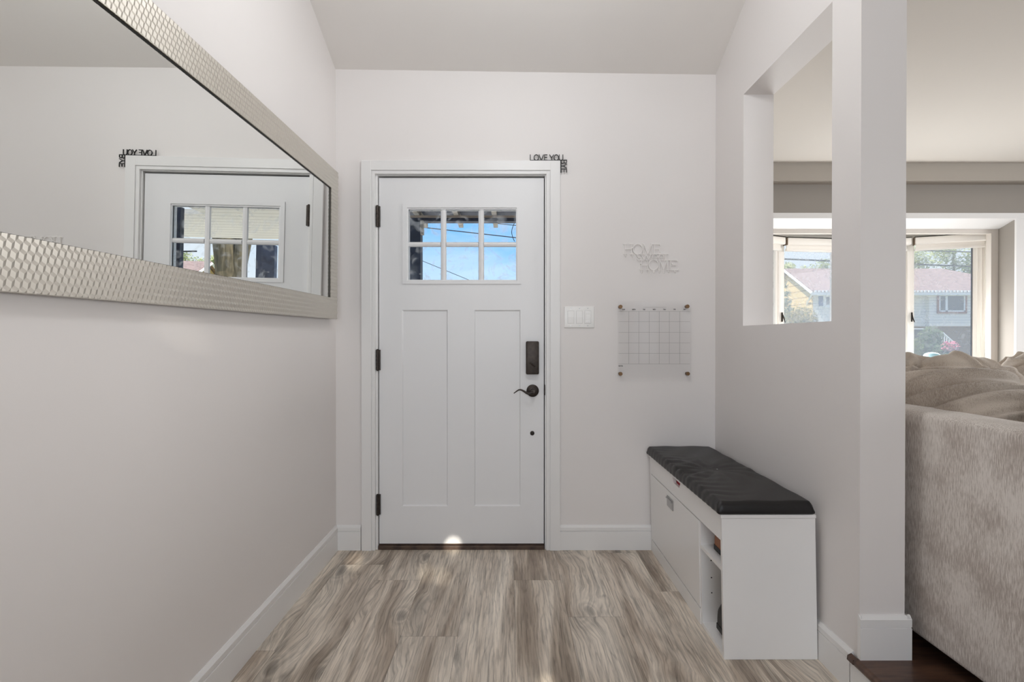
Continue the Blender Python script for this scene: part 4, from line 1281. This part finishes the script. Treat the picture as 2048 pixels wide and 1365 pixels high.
mb.box(RX0, 30.2, 26.45, 26.55, ev - .18, ev - .04)
mb.box(RX0 + .2, 30.2, 26.5, 27.0, ev - .2, ev - .17)
mb.build('gutter', hwhite, HO, world=True)
def hwin(x0_, x1_, z0_, z1_, Yw, trimm, mull, name='window'):
    mb = MB(); t_ = .10
    mb.box(x0_ - t_, x1_ + t_, Yw - .06, Yw, z0_ - t_, z0_).box(x0_ - t_, x1_ + t_, Yw - .06, Yw, z1_, z1_ + t_).box(x0_ - t_, x0_, Yw - .06, Yw, z0_, z1_).box(x1_, x1_ + t_, Yw - .06, Yw, z0_, z1_)
    w_ = mb.build(name, trimm, HO, world=True)
    mb = MB(); t_ = .07
    mb.box(x0_, x1_, Yw - .05, Yw, z0_, z0_ + t_).box(x0_, x1_, Yw - .05, Yw, z1_ - t_, z1_).box(x0_, x0_ + t_, Yw - .05, Yw, z0_, z1_).box(x1_ - t_, x1_, Yw - .05, Yw, z0_, z1_)
    for q in mull: mb.box(q - .06, q + .06, Yw - .05, Yw, z0_, z1_)
    mb.bm.transform(HO.matrix_basis.inverted()); mb.build('window_sash', hwhite, w_)
    mb = MB(); mb.box(x0_, x1_, Yw - .02, Yw - .005, z0_, z1_); mb.bm.transform(HO.matrix_basis.inverted()); mb.build('window_glass', hglass, w_)
Yb = HY0 - .25
a = pix(1877, 590, Yb); c = pix(1929, 624, Yb); mm_ = pix(1892, 600, Yb).x
hwin(a.x, c.x, c.z, a.z, Yb, hbrown, [mm_])
a = pix(1649, 592, HY0); c = pix(1672, 612, HY0)
hwin(a.x, c.x, c.z, a.z, HY0, hwhite, [(a.x + c.x) / 2])
s0, s1 = pix(1637, 592, HY0).x, pix(1646.5, 592, HY0).x
MB().box(s0, s1, HY0 - .05, HY0, c.z, a.z).build('shutter', blue, HO, world=True)
# entrance stair with white railing
st = empty('stair_railing', (24.3, 25.5, GZ), 'white stair railing before the house across the street', 'railing')
r0, r1 = pix(1884, 665, 25.5), pix(1912, 690, 25.5)
MB().tube([r0, r1], .045, 6).build('handrail', hwhite, st, world=True)
for k in range(7):
    p = r0 + (r1 - r0) * (k / 6); MB().box(p.x - .022, p.x + .022, p.y - .022, p.y + .022, GZ, p.z).build('baluster', hwhite, st, world=True)
fe = empty('picket_fence', (20.2, 26, GZ), 'dark picket fence with white cap before the lower house wall', 'fence')
f0, f1 = pix(1820, 657, 26), pix(1850, 657, 26)
MB().box(f0.x, f1.x, 25.97, 26.03, GZ, f0.z - .06).build('fence_panel', stripes('dark_fence', srgb(86, 88, 96), srgb(54, 56, 62), 9, 'X', .2), fe, world=True)
MB().box(f0.x, f1.x, 25.94, 26.06, f0.z - .06, f0.z).build('fence_cap', hwhite, fe, world=True)

leaf_d = mat('leaf_dark', srgb(74, 92, 58), .7, noise=(2.5, srgb(104, 120, 70)))
leaf_m = mat('leaf_mid', srgb(158, 170, 110), .7, noise=(1.2, srgb(206, 208, 150)))
leaf_b = mat('leaf_blue_green', srgb(96, 118, 100), .8, noise=(3, srgb(132, 148, 120)))
leaf_o = mat('leaf_olive', srgb(112, 112, 66), .8, noise=(3, srgb(168, 152, 96)))
pink = mat('pink_petal', srgb(226, 130, 146), .7)
bark = mat('bark', srgb(120, 108, 84), .95, bump=(14, 1.0), noise=(5, srgb(84, 76, 58), (3, 3, .5)))
def foliage(blobs, n, size, rng, flat=0):
    mb = MB()
    tot = sum(b_[1] ** 2 for b_ in blobs)
    for (c, r, sc) in blobs:
        for _ in range(int(n * r * r / tot)):
            d = Vector((rng.gauss(0, 1), rng.gauss(0, 1), rng.gauss(0, 1))).normalized() * (rng.random() ** .35) * r
            p = Vector(c) + Vector((d.x * sc[0], d.y * sc[1], d.z * sc[2]))
            s_ = size * rng.uniform(.6, 1.3)
            a = Vector((rng.gauss(0, 1), rng.gauss(0, 1), rng.gauss(0, 1))).normalized(); b2 = a.orthogonal().normalized()
            v = [mb.bm.verts.new(q) for q in (p - a * s_, p + b2 * s_ * .45, p + a * s_, p - b2 * s_ * .45)]
            mb.bm.faces.new(v)
    return mb
rt = random.Random(21)
def tree(name, x, y, blobs, n, size, m_, label, cat, trunk=None, group=None):
    e_ = empty(name, (x, y, GZ), label, cat, group)
    foliage(blobs, n, size, rt).build('foliage', m_, e_, world=True)
    if trunk: MB().tube([(x, y, GZ - .02), (x + .1, y, GZ + trunk[0] * .5), (x - .05, y, GZ + trunk[0])], [trunk[1], trunk[1] * .7, trunk[1] * .4], 8).build('trunk', bark, e_, world=True, smooth=True)
    return e_
# conifer with a wide shrub beside it (left bay sash)
p = pix(1571, 570, 17)
bl = []
for k in range(14):
    t_ = k / 13; bl.append(((p.x + rt.uniform(-.05, .05), 17, p.z - .05 - t_ * (p.z - GZ - .2)), .12 + .62 * t_, (1, 1, .7)))
tree('conifer_tree', p.x, 17, bl, 9000, .055, leaf_b, 'pointed blue green conifer before the yellow gable', 'tree', (2.2, .09))
p = pix(1603, 612, 15.5)
tree('garden_shrub', p.x, 15.5, [((p.x, 15.5, p.z - .45), .5, (1, 1, .9)), ((p.x - .2, 15.4, p.z - .9), .62, (1, 1, 1)), ((p.x + .22, 15.6, p.z - 1.0), .5, (1, 1, 1)), ((p.x, 15.5, p.z - 1.6), .7, (1, 1, .9))], 5200, .055, leaf_o,
     'olive leafy shrub right of the conifer in the bay view', 'shrub', (1.4, .06))
p = pix(1861, 653, 23)
tree('round_shrub', p.x, 23, [((p.x, 23, p.z - .5), .52, (1, 1, 1)), ((p.x - .15, 23, p.z - 1.1), .7, (1, 1, 1)), ((p.x + .2, 23, p.z - 1.7), .8, (1, 1, .9))], 7000, .06, leaf_d, 'rounded dark green shrub in front of the lower house wall', 'shrub', (1.3, .06))
p = pix(1889, 690, 21)
fb = tree('flowering_bush', p.x, 21, [((p.x, 21, p.z - .25), .42, (1.1, 1, .8)), ((p.x + .15, 21, p.z - .6), .5, (1, 1, .9))], 2600, .05, leaf_d, 'low bush with pink blossoms beside the round shrub', 'bush')
foliage([((p.x + .05, 20.75, p.z - .1), .34, (1.2, .6, .8))], 260, .06, rt).build('blossom', pink, fb, world=True)
# trees behind the house
def pt(px_, py_, Y): return pix(px_, py_, Y)
for px_, py_, Y, rr_, m_, lb, cnt in ((1567, 540, 38, .8, leaf_m, 'faint pale tree behind the yellow gable peak', 500), (1606, 538, 44, 1.0, leaf_m, 'low pale tree behind the middle of the roof', 600), (1648, 533, 50, 1.5, leaf_m, 'taller pale tree behind the roof near the sash edge', 900),
                                (1838, 520, 47, 2.4, leaf_m, 'leafy tree behind the roof at the left of the right sash', 2600), (1908, 505, 40, 2.3, leaf_m, 'tall leafy yellow green tree behind the hipped roof end', 3000), (1950, 548, 34.8, 1.3, leaf_d, 'dark green tree beside the hipped roof end', 2200)):
    p = pt(px_, py_, Y)
    bl = [((p.x + rt.uniform(-.8, .8) * rr_, Y + rt.uniform(-1, 1), p.z + rt.uniform(-.9, .45) * rr_), rr_ * rt.uniform(.3, .55), (1, 1, .8)) for _ in range(9)]
    tree('leafy_tree', p.x, Y, bl, cnt, .13, m_, lb, 'tree', (max(2.0, p.z - GZ), .16), 'trees behind the house across the street')
# big trunk at the kerb, seen in the mirror
BT = empty('street_tree', (4.45, 9.0, GZ), 'thick forked tree trunk mirrored in the lower middle door pane', 'tree')
mb = MB()
mb.tube([(4.55, 9, GZ), (4.5, 9, .4), (4.47, 9, 1.6), (4.50, 9, 2.5), (4.62, 9, 3.3), (4.8, 9, 4.4), (5.0, 9.1, 6.2)], [.42, .31, .26, .27, .25, .2, .1], 16)
mb.tube([(4.45, 9, 1.9), (4.28, 9, 2.7), (4.10, 9, 3.6), (3.8, 9, 5.2)], [.2, .17, .15, .08], 12)
mb.build('trunk', bark, BT, world=True, smooth=True)
foliage([((4.8, 9.2, 7.4), 1.7, (1.3, 1.3, .8)), ((3.6, 9, 6.6), 1.2, (1.2, 1.2, .8)), ((5.9, 9, 6.8), 1.2, (1.2, 1.2, .8))], 6000, .10, rt).build('foliage', leaf_m, BT, world=True)
